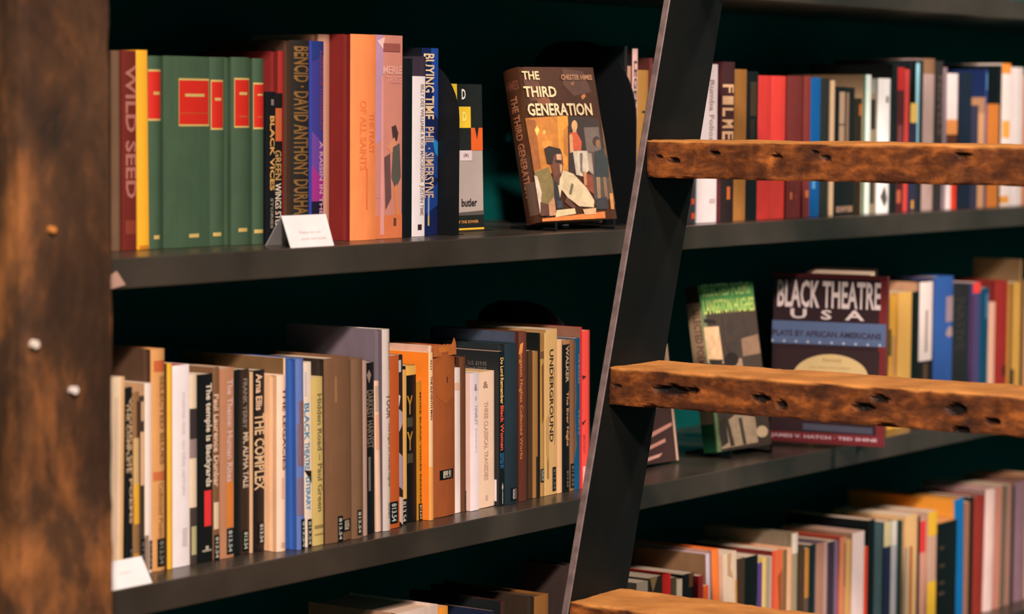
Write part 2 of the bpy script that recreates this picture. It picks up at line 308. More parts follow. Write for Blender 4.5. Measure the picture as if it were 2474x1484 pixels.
# ------------------------------------------------------------------ books
TITLES = [
('book', 'plain brown book, upper shelf', 'books standing on the upper shelf', 0.1144, 0.108, 0.0354, 0.0155, 0.1567, 0.2374, 0.0, (118, 82, 58), {'kind': 'h'}),
('paperback_book', 'dark red paperback lettered WILD SEED, right of the plain brown book, upper shelf', 'books standing on the upper shelf', 0.1306, 0.108, 0.0354, 0.0244, 0.157, 0.2379, 0.0, (112, 38, 30), {'kind': 'p', 'S': [['t', 'WILD SEED', 0.22, 0.26, 1.0, 0.93, (176, 104, 90), 'd'], ['r', 0.2, 0.08, 0.95, 0.15, (135, 55, 40)]]}),
('paperback_book', 'thin yellow paperback, right of the dark red paperback, upper shelf', 'books standing on the upper shelf', 0.1584, 0.1086, 0.0354, 0.0195, 0.1577, 0.2389, -0.0113, (252, 172, 45), {'kind': 'p', 'S': [['r', 0.1, 0.0, 0.95, 0.02, (200, 120, 30)]]}),
('hardcover_book', 'narrow green volume with red label, right of the thin yellow paperback, upper shelf', 'books standing on the upper shelf', 0.1787, 0.1086, 0.0354, 0.0226, 0.1535, 0.2325, 0.0, (62, 82, 58), {'kind': 'h', 'S': [['r', 0.0, 0.665, 0.95, 0.93, (205, 165, 95)], ['r', 0.0, 0.675, 0.95, 0.92, (205, 38, 26)], ['r', 0.3, 0.8, 0.8, 0.815, (205, 165, 95)], ['r', 0.3, 0.05, 0.75, 0.07, (205, 165, 95)]]}),
('hardcover_book', 'very thick green volume with red label, right of the narrow green volume, upper shelf', 'books standing on the upper shelf', 0.2019, 0.1051, 0.0354, 0.084, 0.1538, 0.2331, 0.0, (62, 82, 58), {'kind': 'h', 'S': [['r', 0.29, 0.635, 0.98, 0.885, (205, 165, 95)], ['r', 0.3, 0.645, 0.97, 0.875, (205, 38, 26)], ['r', 0.42, 0.79, 0.86, 0.805, (205, 165, 95)], ['r', 0.3, 0.7, 0.97, 0.707, (190, 70, 35)], ['r', 0.5, 0.05, 0.72, 0.07, (205, 165, 95)]]}),
('hardcover_book', 'thin green volume with cropped red label, right of the very thick green volume, upper shelf', 'books standing on the upper shelf', 0.2865, 0.108, 0.0354, 0.0289, 0.154, 0.2333, 0.0, (62, 82, 58), {'kind': 'h', 'S': [['r', 0.1, 0.615, 0.88, 0.88, (205, 165, 95)], ['r', 0.14, 0.625, 0.86, 0.87, (205, 38, 26)], ['r', 0.3, 0.77, 0.7, 0.785, (205, 165, 95)], ['r', 0.2, 0.05, 0.7, 0.07, (205, 165, 95)]]}),
('hardcover_book', 'medium green volume beside a dark gap, right of the thin green volume, upper shelf', 'books standing on the upper shelf', 0.3161, 0.0969, 0.0354, 0.0345, 0.1543, 0.2338, 0.0, (62, 82, 58), {'kind': 'h', 'S': [['r', 0.12, 0.625, 0.98, 0.89, (205, 165, 95)], ['r', 0.15, 0.635, 0.96, 0.88, (205, 38, 26)], ['r', 0.35, 0.8, 0.8, 0.815, (205, 165, 95)], ['r', 0.35, 0.68, 0.8, 0.69, (190, 80, 40)], ['r', 0.3, 0.07, 0.8, 0.09, (205, 165, 95)]]}),
('hardcover_book', 'slim green volume closing the green set, right of the medium green volume, upper shelf', 'books standing on the upper shelf', 0.3512, 0.0926, 0.0354, 0.0215, 0.1537, 0.2329, 0.0, (62, 82, 58), {'kind': 'h', 'S': [['r', 0.05, 0.62, 0.95, 0.87, (205, 165, 95)], ['r', 0.08, 0.63, 0.93, 0.86, (205, 38, 26)], ['r', 0.3, 0.8, 0.8, 0.81, (205, 165, 95)], ['r', 0.3, 0.68, 0.8, 0.69, (190, 80, 40)], ['r', 0.1, 0.06, 0.85, 0.08, (205, 165, 95)]]}),
('paperback_book', 'small black paperback with amber lettering, right of the slim green volume, upper shelf', 'books standing on the upper shelf', 0.3732, 0.0911, 0.0354, 0.0185, 0.1266, 0.1917, 0.0, (20, 20, 24), {'kind': 'p', 'S': [['t', 'BLACK VICES', 0.35, 0.35, 0.85, 0.84, (225, 160, 85), 'd'], ['t', 'STORIES', 0.4, 0.1, 0.7, 0.3, (150, 130, 115), 'd'], ['r', 0.45, 0.91, 0.75, 0.95, (130, 110, 110)]], 'pg': (180, 110, 60)}),
('paperback_book', 'small black paperback with white lettering, right of the small black paperback, upper shelf', 'books standing on the upper shelf', 0.3923, 0.0981, 0.0354, 0.0214, 0.1253, 0.1899, 0.0, (28, 22, 22), {'kind': 'p', 'S': [['t', 'GREEN', 0.2, 0.42, 0.85, 0.62, (190, 140, 80), 'd'], ['t', 'WINGS STORY', 0.2, 0.05, 0.85, 0.4, (220, 190, 165), 'd'], ['r', 0.1, 0.68, 0.9, 0.9, (200, 90, 50)]], 'pg': (190, 120, 70)}),
('hardcover_book', 'tall red cloth book, right of the small black paperback, upper shelf', 'books standing on the upper shelf', 0.4143, 0.1051, 0.0354, 0.0126, 0.1384, 0.2436, 0.0, (150, 30, 24), {'kind': 'h', 'cov': (110, 24, 20)}),
('hardcover_book', 'thick brown-black hardcover with gold block letters, right of the tall red cloth book, upper shelf', 'books standing on the upper shelf', 0.4275, 0.0946, 0.0354, 0.0372, 0.145, 0.2577, 0.0, (34, 28, 22), {'kind': 'h', 'cov': (66, 42, 28), 'S': [['t', 'BENCID · DAVID ANTHONY DURHAM', 0.12, 0.1, 0.92, 0.97, (135, 92, 48), 'd'], ['r', 0.4, 0.0, 0.6, 0.04, (150, 130, 120)]]}),
('paperback_book', 'slim blue to magenta paperback, right of the thick brown-black hardcover, upper shelf', 'books standing on the upper shelf', 0.4654, 0.093, 0.0354, 0.0235, 0.165, 0.2574, 0.0, (62, 56, 130), {'kind': 'p', 'cov': (50, 60, 140), 'S': [['p', [[0, 1], [1, 1], [1, 0.93], [0, 0.9]], (36, 50, 112)], ['p', [[0, 0.55], [1, 0.48], [1, 0.3], [0, 0.38]], (108, 62, 140)], ['p', [[0, 0.38], [1, 0.3], [1, 0.2], [0, 0.2]], (158, 46, 124)], ['r', 0, 0, 1, 0.2, (26, 22, 44)], ['t', 'A RAISIN IN THE SUN', 0.6, 0.02, 0.95, 0.5, (205, 150, 170), 'd'], ['t', 'LORRAINE HANSBERRY', 0.6, 0.55, 0.9, 0.95, (120, 60, 95), 'd']]}),
('hardcover_book', 'tall dusty pink hardcover, right of the slim blue book, upper shelf', 'books standing on the upper shelf', 0.4894, 0.1, 0.0354, 0.0232, 0.1179, 0.2667, 0.0, (202, 138, 112), {'kind': 'h', 'cov': (176, 116, 92)}),
('hardcover_book', 'thick orange hardcover, right of the tall dusty pink book, upper shelf', 'books standing on the upper shelf', 0.5133, 0.0659, 0.0354, 0.0537, 0.165, 0.2673, 0.0, (255, 140, 80), {'kind': 'h', 'cov': (104, 22, 18), 'S': [['t', 'THE FEAST', 0.66, 0.42, 0.9, 0.62, (244, 120, 66), 'd'], ['t', 'OF ALL SAINTS', 0.3, 0.34, 0.55, 0.68, (244, 120, 66), 'd'], ['r', 0.55, 0.15, 0.6, 0.35, (238, 110, 60)]]}),
('book', 'pale mauve jacketed book with a painted figure, right of the thick orange hardcover, upper shelf', 'books standing on the upper shelf', 0.5676, 0.0729, 0.0354, 0.0617, 0.165, 0.268, 0.0, (214, 132, 114), {'kind': 'p', 'cov': (150, 100, 100), 'S': [['p', [[0, 1], [0.3, 1], [0.32, 0.5], [0, 0.45]], (190, 138, 165)], ['p', [[0, 0.45], [0.25, 0.45], [0.25, 0.2], [0, 0.2]], (205, 130, 120)], ['p', [[0.6, 0.55], [0.75, 0.56], [0.85, 0.52], [0.8, 0.48], [0.65, 0.49]], (78, 52, 46)], ['p', [[0.45, 0.45], [0.7, 0.5], [0.85, 0.44], [0.6, 0.42]], (228, 140, 105)], ['p', [[0.65, 0.45], [0.9, 0.47], [0.95, 0.3], [0.75, 0.24], [0.6, 0.3]], (96, 84, 74)], ['p', [[0.35, 0.4], [0.55, 0.42], [0.6, 0.2], [0.4, 0.14]], (110, 72, 70)], ['p', [[0.7, 0.25], [0.8, 0.27], [0.85, 0.15], [0.98, 0.09], [0.75, 0.12]], (232, 130, 70)], ['r', 0, 0, 1, 0.115, (225, 118, 72)], ['r', 0.68, 0.06, 0.78, 0.1, (110, 60, 50)], ['p', [[0.25, 0.8], [0.3, 0.8], [0.35, 0.02], [0.22, 0.02]], (230, 150, 140)], ['t', 'MERLE', 0.3, 0.81, 0.98, 0.85, (235, 165, 150), 'h'], ['t', 'TRUCE', 0.42, 0.765, 0.95, 0.8, (230, 150, 138), 'h'], ['p', [[0.1, 0.97], [0.35, 0.99], [0.3, 0.93]], (240, 190, 180)], ['r', 0.3, 0.92, 0.9, 0.96, (160, 84, 74)]]}),
('hardcover_book', 'narrow black hardcover, right of the pale mauve jacketed book, upper shelf', 'books standing on the upper shelf', 0.63, 0.0713, 0.0354, 0.019, 0.1572, 0.2383, 0.0, (12, 18, 22), {'kind': 'p', 'cov': (6, 12, 14)}),
('paperback_book', 'white paperback with grey spine lettering, right of the narrow black hardcover, upper shelf', 'books standing on the upper shelf', 0.6496, 0.0783, 0.0354, 0.037, 0.142, 0.2152, 0.0, (250, 226, 222), {'kind': 'p', 'S': [['t', 'BILLY DEE WILLIAMS & ROB MACGREGOR  JUST/IN TIME', 0.62, 0.13, 0.93, 0.95, (168, 132, 122), 'd'], ['r', 0.55, 0.04, 0.8, 0.075, (60, 36, 30)]]}),
('book', 'thin purple-black jacketed book, right of the white paperback, upper shelf', 'books standing on the upper shelf', 0.6872, 0.0853, 0.0354, 0.0095, 0.12, 0.2422, 0.0, (60, 44, 56), {'kind': 'p', 'cov': (52, 40, 50)}),
('paperback_book', 'dark blue paperback with amber lettering, right of the thin purple-black jacketed book, upper shelf', 'books standing on the upper shelf', 0.6973, 0.0923, 0.0354, 0.0367, 0.165, 0.254, 0.0, (22, 34, 78), {'kind': 'p', 'cov': (16, 18, 24), 'S': [['p', [[0, 0.6], [1, 0.5], [1, 0.3], [0, 0.35]], (30, 60, 125)], ['p', [[0.5, 1], [1, 1], [1, 0.62], [0.7, 0.65]], (34, 70, 150)], ['p', [[0.6, 0.52], [1, 0.5], [1, 0.42], [0.8, 0.44]], (40, 130, 190)], ['p', [[0, 0.2], [1, 0.28], [1, 0.16], [0, 0.1]], (26, 60, 130)], ['t', 'BUYING TIME', 0.08, 0.62, 0.72, 0.97, (240, 196, 150), 'd'], ['t', 'PHIL · SIMERSYNE', 0.12, 0.2, 0.72, 0.58, (214, 170, 140), 'd'], ['r', 0.35, 0.1, 0.45, 0.2, (150, 150, 170)], ['r', 0.35, 0.05, 0.45, 0.1, (200, 170, 70)]]}),
('hardcover_book', 'black hardcover behind the bookend, upper shelf', 'books standing on the upper shelf', 1.2108, 0.1, 0.0354, 0.008, 0.12, 0.2685, 0.0, (30, 26, 26), {'kind': 'p', 'cov': (16, 20, 22)}),
('book', 'beige book with dark spine marks, right of the black hardcover, upper shelf', 'books standing on the upper shelf', 1.2194, 0.1, 0.0354, 0.0098, 0.1576, 0.2388, 0.0, (185, 128, 100), {'kind': 'p', 'S': [['r', 0.1, 0.7, 0.6, 0.75, (130, 40, 40)]]}),
('book', 'thin tall pink book with dark letters, right of the beige book, upper shelf', 'books standing on the upper shelf', 1.2298, 0.0981, 0.0354, 0.0151, 0.165, 0.2652, 0.0, (210, 160, 150), {'kind': 'p', 'cov': (30, 20, 20), 'S': [['t', 'LEGENDA', 0.2, 0.5, 0.8, 0.93, (70, 50, 55), 'd']]}),
('hardcover_book', 'olive yellow hardcover, right of the thin tall pink book, upper shelf', 'books standing on the upper shelf', 1.2454, 0.1, 0.0354, 0.0363, 0.154, 0.2333, 0.0, (160, 108, 45), {'kind': 'h', 'S': [['r', 0.4, 0.72, 0.95, 0.735, (40, 35, 25)], ['r', 0.6, 0.55, 0.7, 0.64, (50, 40, 25)]]}),
('hardcover_book', 'dark red hardcover mostly behind the ladder rail, right of the olive yellow hardcover, upper shelf', 'books standing on the upper shelf', 1.2823, 0.1, 0.0354, 0.01, 0.12, 0.2519, 0.0, (90, 24, 18), {'kind': 'h', 'cov': (66, 24, 18)}),
('book', 'dark grey book with orange marks, upper shelf', 'books standing on the upper shelf', 1.2952, 0.045, 0.0354, 0.0349, 0.1461, 0.2213, 0.0, (64, 52, 52), {'kind': 'p', 'S': [['r', 0.6, 0.13, 0.9, 0.17, (215, 70, 40)], ['r', 0.6, 0.03, 0.95, 0.07, (215, 70, 40)]]}),
('book', 'white glossy jacketed book with script lettering, right of the dark grey book, upper shelf', 'books standing on the upper shelf', 1.3308, 0.0431, 0.0354, 0.0589, 0.1612, 0.2442, 0.0, (240, 210, 205), {'kind': 'p', 'cov': (190, 195, 200), 'S': [['t', 'Rumba Folios Verses', 0.55, 0.3, 0.8, 0.9, (175, 130, 125), 'd'], ['r', 0.6, 0.12, 0.9, 0.15, (205, 170, 165)]]}),
('hardcover_book', 'maroon glossy hardcover with cream block letters, right of the white glossy jacketed book, upper shelf', 'books standing on the upper shelf', 1.3903, 0.0345, 0.0354, 0.0389, 0.1638, 0.2482, 0.0, (64, 24, 24), {'kind': 'h', 'cov': (80, 28, 34), 'S': [['t', 'FILMES', 0.05, 0.42, 0.85, 0.86, (236, 176, 130), 'stack'], ['r', 0, 0, 1, 0.36, (36, 20, 20)], ['r', 0.35, 0.14, 0.6, 0.22, (190, 90, 40)]]}),
('hardcover_book', 'tan cloth hardcover, right of the maroon glossy hardcover, upper shelf', 'books standing on the upper shelf', 1.4298, 0.0415, 0.0354, 0.0482, 0.1568, 0.2376, 0.0, (160, 98, 38), {'kind': 'h'}),
('hardcover_book', 'black hardcover with brown patch, right of the tan cloth hardcover, upper shelf', 'books standing on the upper shelf', 1.4786, 0.045, 0.0354, 0.0377, 0.1551, 0.235, 0.0, (16, 20, 20), {'kind': 'p', 'S': [['r', 0.3, 0.7, 0.85, 0.93, (66, 48, 30)], ['r', 0.3, 0.5, 0.7, 0.68, (44, 36, 24)], ['r', 0.1, 0.3, 0.9, 0.31, (50, 42, 30)]]}),
('hardcover_book', 'bright red volume, right of the black hardcover, upper shelf', 'books standing on the upper shelf', 1.5169, 0.045, 0.0354, 0.0441, 0.1512, 0.2291, 0.0, (214, 50, 42), {'kind': 'h'}),
('hardcover_book', 'lighter bright red volume, right of the bright red volume, upper shelf', 'books standing on the upper shelf', 1.5615, 0.045, 0.0354, 0.0462, 0.1512, 0.2291, 0.0, (222, 56, 46), {'kind': 'h'}),
('hardcover_book', 'dark red cloth volume with gold ornaments, right of the lighter bright red book, upper shelf', 'books standing on the upper shelf', 1.6083, 0.0423, 0.0354, 0.049, 0.1517, 0.2298, 0.0, (110, 34, 30), {'kind': 'h', 'S': [['r', 0.2, 0.13, 0.32, 0.18, (215, 110, 60)], ['r', 0.5, 0.13, 0.6, 0.17, (150, 60, 40)]]}),
('hardcover_book', 'slim dark red volume with gold ornament, right of the dark red cloth volume, upper shelf', 'books standing on the upper shelf', 1.6579, 0.0395, 0.0354, 0.0235, 0.152, 0.2303, 0.0, (124, 42, 36), {'kind': 'h', 'S': [['r', 0.2, 0.14, 0.6, 0.19, (215, 110, 60)]]}),
('book', 'narrow bright blue book, right of the slim dark red volume, upper shelf', 'books standing on the upper shelf', 1.682, 0.045, 0.0354, 0.0372, 0.1506, 0.2282, 0.0, (0, 88, 150), {'kind': 'p', 'S': [['r', 0.3, 0.2, 0.6, 0.27, (90, 150, 200)]]}),
('hardcover_book', 'dark green-black hardcover, right of the narrow bright blue book, upper shelf', 'books standing on the upper shelf', 1.7197, 0.045, 0.0354, 0.0347, 0.15, 0.2273, 0.0, (24, 32, 28), {'kind': 'h'}),
('book', 'narrow cream book, right of the dark green-black hardcover, upper shelf', 'books standing on the upper shelf', 1.755, 0.045, 0.0354, 0.0137, 0.148, 0.2242, 0.0, (215, 170, 132), {'kind': 'p'}),
('book', 'black book with long cream patch, right of the narrow cream book, upper shelf', 'books standing on the upper shelf', 1.7693, 0.0422, 0.0354, 0.0345, 0.1414, 0.2142, 0.0, (20, 22, 22), {'kind': 'p', 'S': [['r', 0.25, 0.42, 0.8, 0.96, (178, 140, 112)], ['r', 0.2, 0.7, 0.85, 0.71, (30, 25, 25)], ['t', 'OUR OWN', 0.1, 0.02, 0.9, 0.07, (200, 150, 130), 'h']]}),
('book', 'narrow black book with beige strip, right of the black book, upper shelf', 'books standing on the upper shelf', 1.8044, 0.045, 0.0354, 0.0337, 0.1408, 0.2133, 0.0, (26, 26, 24), {'kind': 'p', 'S': [['r', 0.05, 0.5, 0.35, 0.96, (140, 105, 80)], ['t', 'POEMS', 0.1, 0.02, 0.9, 0.07, (190, 140, 110), 'h']]}),
('book', 'short brown-black book, right of the narrow black book, upper shelf', 'books standing on the upper shelf', 1.8387, 0.045, 0.0354, 0.0259, 0.129, 0.1955, 0.0, (44, 34, 22), {'kind': 'p', 'S': [['r', 0.5, 0.85, 0.9, 0.95, (180, 100, 40)]]}),
('book', 'greenish white book, right of the short brown-black book, upper shelf', 'books standing on the upper shelf', 1.8652, 0.043, 0.0354, 0.0268, 0.1462, 0.2355, 0.0, (246, 240, 226), {'kind': 'p', 'cov': (176, 136, 104), 'S': [['r', 0, 0, 0.22, 1, (40, 110, 80)]]}),
('book', 'beige book with dark blotches, right of the greenish white book, upper shelf', 'books standing on the upper shelf', 1.8926, 0.045, 0.0354, 0.0258, 0.1349, 0.2044, 0.0, (150, 128, 100), {'kind': 'p', 'S': [['r', 0.1, 0.7, 0.7, 0.95, (44, 38, 34)], ['r', 0.2, 0.4, 0.8, 0.55, (90, 70, 56)], ['r', 0.1, 0.08, 0.7, 0.3, (70, 60, 50)]]}),
('hardcover_book', 'bright white hardcover, right of the beige book, upper shelf', 'books standing on the upper shelf', 1.919, 0.0413, 0.0354, 0.0441, 0.1519, 0.2301, 0.0, (255, 236, 228), {'kind': 'h', 'S': [['r', 0.5, 0.82, 0.8, 0.87, (160, 140, 130)], ['p', [[0.2, 0.12], [0.5, 0.2], [0.8, 0.1], [0.5, 0.04]], (90, 80, 76)]]}),
('hardcover_book', 'black hardcover, right of the bright white hardcover, upper shelf', 'books standing on the upper shelf', 1.9636, 0.0393, 0.0354, 0.0184, 0.165, 0.2554, 0.0, (22, 26, 26), {'kind': 'p'}),
('book', 'dark maroon jacketed book with red top, right of the black hardcover, upper shelf', 'books standing on the upper shelf', 1.9827, 0.045, 0.0354, 0.0369, 0.165, 0.2503, 0.0, (84, 30, 30), {'kind': 'p', 'S': [['r', 0.1, 0.84, 0.95, 1, (196, 40, 38)], ['r', 0.3, 0.3, 0.8, 0.6, (130, 60, 60)], ['r', 0.3, 0.06, 0.7, 0.15, (190, 90, 60)]]}),
('book', 'narrow red book, right of the dark maroon jacketed book, upper shelf', 'books standing on the upper shelf', 2.0202, 0.045, 0.0354, 0.0166, 0.1631, 0.2471, 0.0, (214, 66, 58), {'kind': 'p'}),
('book', 'short navy book with yellow top, right of the narrow red book, upper shelf', 'books standing on the upper shelf', 2.0374, 0.0429, 0.0354, 0.0268, 0.1244, 0.1885, 0.0, (48, 44, 66), {'kind': 'p', 'S': [['r', 0.05, 0.82, 0.95, 1, (232, 180, 80)], ['r', 0.3, 0.02, 0.6, 0.1, (225, 150, 50)]]}),
('book', 'tall black book with a pale blue edge, right of the short navy book, upper shelf', 'books standing on the upper shelf', 2.0648, 0.045, 0.0354, 0.029, 0.165, 0.2639, 0.0, (18, 24, 28), {'kind': 'h', 'cov': (10, 20, 24), 'S': [['r', 0.02, 0.35, 0.3, 0.98, (150, 195, 205)]]}),  # pale strip is the gloss highlight painted on the spine
('book', 'tall rosy tan book, right of the tall black book, upper shelf', 'books standing on the upper shelf', 2.0945, 0.045, 0.0354, 0.0429, 0.165, 0.2675, 0.0, (178, 142, 132), {'kind': 'h', 'S': [['r', 0, 0.9, 1, 1, (140, 95, 65)]]}),
('book', 'dark brown book with faint lettering, right of the tall rosy tan book, upper shelf', 'books standing on the upper shelf', 2.138, 0.045, 0.0354, 0.0288, 0.165, 0.2638, 0.0, (52, 42, 40), {'kind': 'p', 'S': [['t', 'NOVELS', 0.3, 0.5, 0.8, 0.9, (104, 78, 66), 'd']]}),
('book', 'mauve grey book, right of the dark brown book, upper shelf', 'books standing on the upper shelf', 2.1674, 0.045, 0.0354, 0.0158, 0.165, 0.2532, 0.0, (140, 112, 116), {'kind': 'p'}),
('book', 'white book with orange band, right of the mauve grey book, upper shelf', 'books standing on the upper shelf', 2.1838, 0.045, 0.0354, 0.0426, 0.1602, 0.2427, 0.0, (246, 214, 206), {'kind': 'p', 'S': [['r', 0, 0.55, 1, 0.66, (232, 140, 75)], ['r', 0, 0.44, 1, 0.55, (90, 44, 30)], ['r', 0.45, 0, 1, 0.28, (240, 60, 30)]]}),
('book', 'navy black book, right of the white book, upper shelf', 'books standing on the upper shelf', 2.227, 0.0428, 0.0354, 0.0524, 0.1616, 0.2449, 0.0, (28, 34, 50), {'kind': 'p', 'cov': (16, 24, 34)}),
('book', 'short violet-black book, right of the navy black book, upper shelf', 'books standing on the upper shelf', 2.28, 0.045, 0.0354, 0.033, 0.123, 0.1864, 0.0, (58, 52, 72), {'kind': 'p'}),
('paperback_book', 'short tan paperback, right of the short violet-black book, upper shelf', 'books standing on the upper shelf', 2.3136, 0.045, 0.0354, 0.0271, 0.1326, 0.2009, 0.0, (216, 150, 105), {'kind': 'p', 'S': [['r', 0, 0.86, 1, 1, (180, 125, 90)]]}),
('book', 'tall blue jacketed book, right of the short tan paperback, upper shelf', 'books standing on the upper shelf', 2.3412, 0.045, 0.0354, 0.0046, 0.12, 0.2522, 0.0, (52, 80, 150), {'kind': 'p', 'cov': (26, 40, 80), 'S': [['r', 0.2, 0.85, 0.8, 0.97, (120, 170, 210)]]}),
('book', 'short orange-brown book, right of the tall blue jacketed book, upper shelf', 'books standing on the upper shelf', 2.3464, 0.042, 0.0354, 0.0474, 0.1248, 0.1891, 0.0, (212, 118, 46), {'kind': 'p', 'pg': (190, 110, 60)}),
('hardcover_book', 'tall black hardcover behind shorter ones, right of the short orange-brown book, upper shelf', 'books standing on the upper shelf', 2.3944, 0.045, 0.0354, 0.0147, 0.12, 0.261, 0.0, (20, 22, 26), {'kind': 'p', 'cov': (14, 22, 24)}),
('book', 'white book with orange bands, right of the tall black hardcover, upper shelf', 'books standing on the upper shelf', 2.4097, 0.045, 0.0354, 0.0369, 0.165, 0.2645, 0.0, (244, 214, 202), {'kind': 'p', 'S': [['r', 0, 0.93, 1, 1, (250, 140, 50)], ['r', 0.1, 0.48, 1, 0.6, (246, 160, 70)], ['r', 0, 0.02, 1, 0.07, (240, 150, 60)]]}),
('book', 'broad pinkish white book, right of the white book, upper shelf', 'books standing on the upper shelf', 2.4472, 0.045, 0.0354, 0.0538, 0.165, 0.2584, 0.0, (226, 200, 192), {'kind': 'p', 'S': [['r', 0.75, 0, 0.8, 1, (205, 178, 168)], ['r', 0.3, 0.0, 0.4, 1, (240, 215, 208)]]}),
('book', 'orange-brown book at the frame edge, right of the broad pinkish white book, upper shelf', 'books standing on the upper shelf', 2.5016, 0.045, 0.0354, 0.0603, 0.1615, 0.2446, 0.0, (180, 112, 80), {'kind': 'h'}),
('paperback_book', 'cream paperback next to the wooden post, middle shelf', 'books standing on the middle shelf', 0.0486, 0.052, -0.3446, 0.0222, 0.1563, 0.2368, 0.0163, (250, 208, 170), {'kind': 'p', 'S': [['r', 0.25, 0.1, 0.5, 0.9, (240, 190, 160)], ['r', 0.72, 0, 1, 1, (245, 180, 120)]]}),
('paperback_book', 'black paperback with ragged cream lettering, right of the cream paperback, middle shelf', 'books standing on the middle shelf', 0.0753, 0.052, -0.3446, 0.0124, 0.1477, 0.2238, 0.0, (24, 24, 24), {'kind': 'p', 'S': [['t', 'THE COMPLETE', 0.15, 0.55, 0.5, 0.92, (200, 160, 120), 'd'], ['t', 'WORKS OF POEMS', 0.5, 0.28, 0.95, 0.95, (226, 180, 138), 'd']], 'lab': [['lab', 0.45, 0.0, 0.95, 0.16, '813.54', 'd', (14, 20, 22), (120, 110, 100)]]}),
('paperback_book', 'narrow brown paperback with yellow middle, right of the black paperback, middle shelf', 'books standing on the middle shelf', 0.0882, 0.052, -0.3446, 0.0114, 0.1434, 0.2173, 0.0, (150, 104, 66), {'kind': 'p', 'S': [['r', 0.1, 0.42, 0.9, 0.75, (214, 165, 110)], ['r', 0.15, 0.28, 0.95, 0.5, (236, 165, 45)], ['r', 0.1, 0, 0.9, 0.12, (200, 130, 40)], ['r', 0.5, 0.75, 1, 0.95, (80, 50, 35)]]}),
('paperback_book', 'narrow dark brown paperback, right of the narrow brown paperback, middle shelf', 'books standing on the middle shelf', 0.1002, 0.052, -0.3446, 0.0079, 0.1397, 0.2116, 0.0, (70, 50, 40), {'kind': 'p', 'S': [['r', 0.1, 0.5, 0.9, 0.8, (225, 170, 130)], ['r', 0.2, 0.86, 0.8, 0.97, (210, 160, 120)]], 'lab': [['lab', 0.1, 0.0, 0.9, 0.2, '813.54', 'd', (14, 20, 22), (110, 100, 90)]]}),
('paperback_book', 'cream paperback with call number label, right of the narrow dark brown book, middle shelf', 'books standing on the middle shelf', 0.1087, 0.052, -0.3446, 0.0122, 0.12, 0.2259, 0.0, (248, 214, 196), {'kind': 'p', 'cov': (176, 128, 92), 'S': [['r', 0, 0, 0.45, 0.2, (150, 115, 95)]], 'lab': [['lab', 0.5, 0.02, 0.95, 0.17, '813.54', 'd', (14, 20, 22), (150, 140, 130)]]}),
('hardcover_book', 'tall tan hardcover with red title band, right of the cream paperback, middle shelf', 'books standing on the middle shelf', 0.1216, 0.052, -0.3446, 0.0239, 0.12, 0.2649, 0.0, (220, 148, 86), {'kind': 'h', 'cov': (72, 46, 30), 'S': [['r', 0.15, 0.9, 0.95, 0.95, (196, 92, 48)], ['t', 'SELECTED BLUES', 0.5, 0.48, 0.88, 0.88, (150, 92, 50), 'd'], ['r', 0.1, 0.41, 0.95, 0.45, (205, 105, 60)], ['t', 'Collected Poems', 0.4, 0.14, 0.75, 0.4, (170, 108, 62), 'd']], 'lab': [['lab', 0.3, 0.02, 0.95, 0.145, '813.54', 'd', (14, 20, 22), (130, 120, 110)]]}),
('hardcover_book', 'yellow hardcover, right of the tall tan hardcover, middle shelf', 'books standing on the middle shelf', 0.146, 0.0499, -0.3446, 0.0094, 0.1627, 0.2466, 0.0, (238, 168, 42), {'kind': 'h', 'cov': (60, 36, 20)}),
('paperback_book', 'bright white paperback with red top edge, right of the yellow hardcover, middle shelf', 'books standing on the middle shelf', 0.1561, 0.052, -0.3446, 0.0303, 0.1607, 0.2434, 0.0, (252, 226, 222), {'kind': 'p', 'S': [['t', 'FOREVER FREE · AN ORAL HISTORY', 0.55, 0.35, 0.72, 0.86, (228, 190, 182), 'd'], ['r', 0.55, 0.1, 0.85, 0.19, (222, 196, 190)]], 'pg': (190, 50, 30)}),
('paperback_book', 'cream paperback with dark patches, right of the bright white paperback, middle shelf', 'books standing on the middle shelf', 0.187, 0.052, -0.3446, 0.0128, 0.1524, 0.2309, 0.0, (238, 200, 168), {'kind': 'p', 'S': [['r', 0, 0.66, 1, 0.82, (60, 46, 46)], ['r', 0, 0.56, 1, 0.66, (150, 120, 115)], ['r', 0, 0, 1, 0.3, (70, 56, 50)], ['r', 0.2, 0.05, 0.9, 0.2, (190, 170, 120)]]}),
('paperback_book', 'wide black paperback with cream title and red block, middle shelf', 'books standing on the middle shelf', 0.2004, 0.052, -0.3446, 0.0279, 0.1513, 0.2293, 0.0, (18, 20, 20), {'kind': 'p', 'S': [['r', 0.42, 0.19, 0.9, 0.38, (238, 52, 52)], ['t', 'The temple is Backyards', 0.42, 0.4, 0.93, 0.95, (245, 212, 185), 'd'], ['r', 0.3, 0.055, 0.9, 0.065, (170, 150, 135)], ['r', 0.5, 0.065, 0.7, 0.085, (190, 170, 150)]]}),
('paperback_book', 'tan-brown paperback with cream lettering, right of the wide black paperback, middle shelf', 'books standing on the middle shelf', 0.2289, 0.052, -0.3446, 0.0115, 0.156, 0.2364, 0.0, (128, 86, 58), {'kind': 'p', 'S': [['t', 'Paul Laurence Dunbar', 0.1, 0.38, 0.9, 0.86, (230, 182, 155), 'd'], ['r', 0.1, 0.16, 0.9, 0.3, (230, 190, 155)]], 'lab': [['lab', 0.1, 0.0, 0.95, 0.13, '813.54', 'd', (14, 20, 22), (190, 180, 165)]]}),
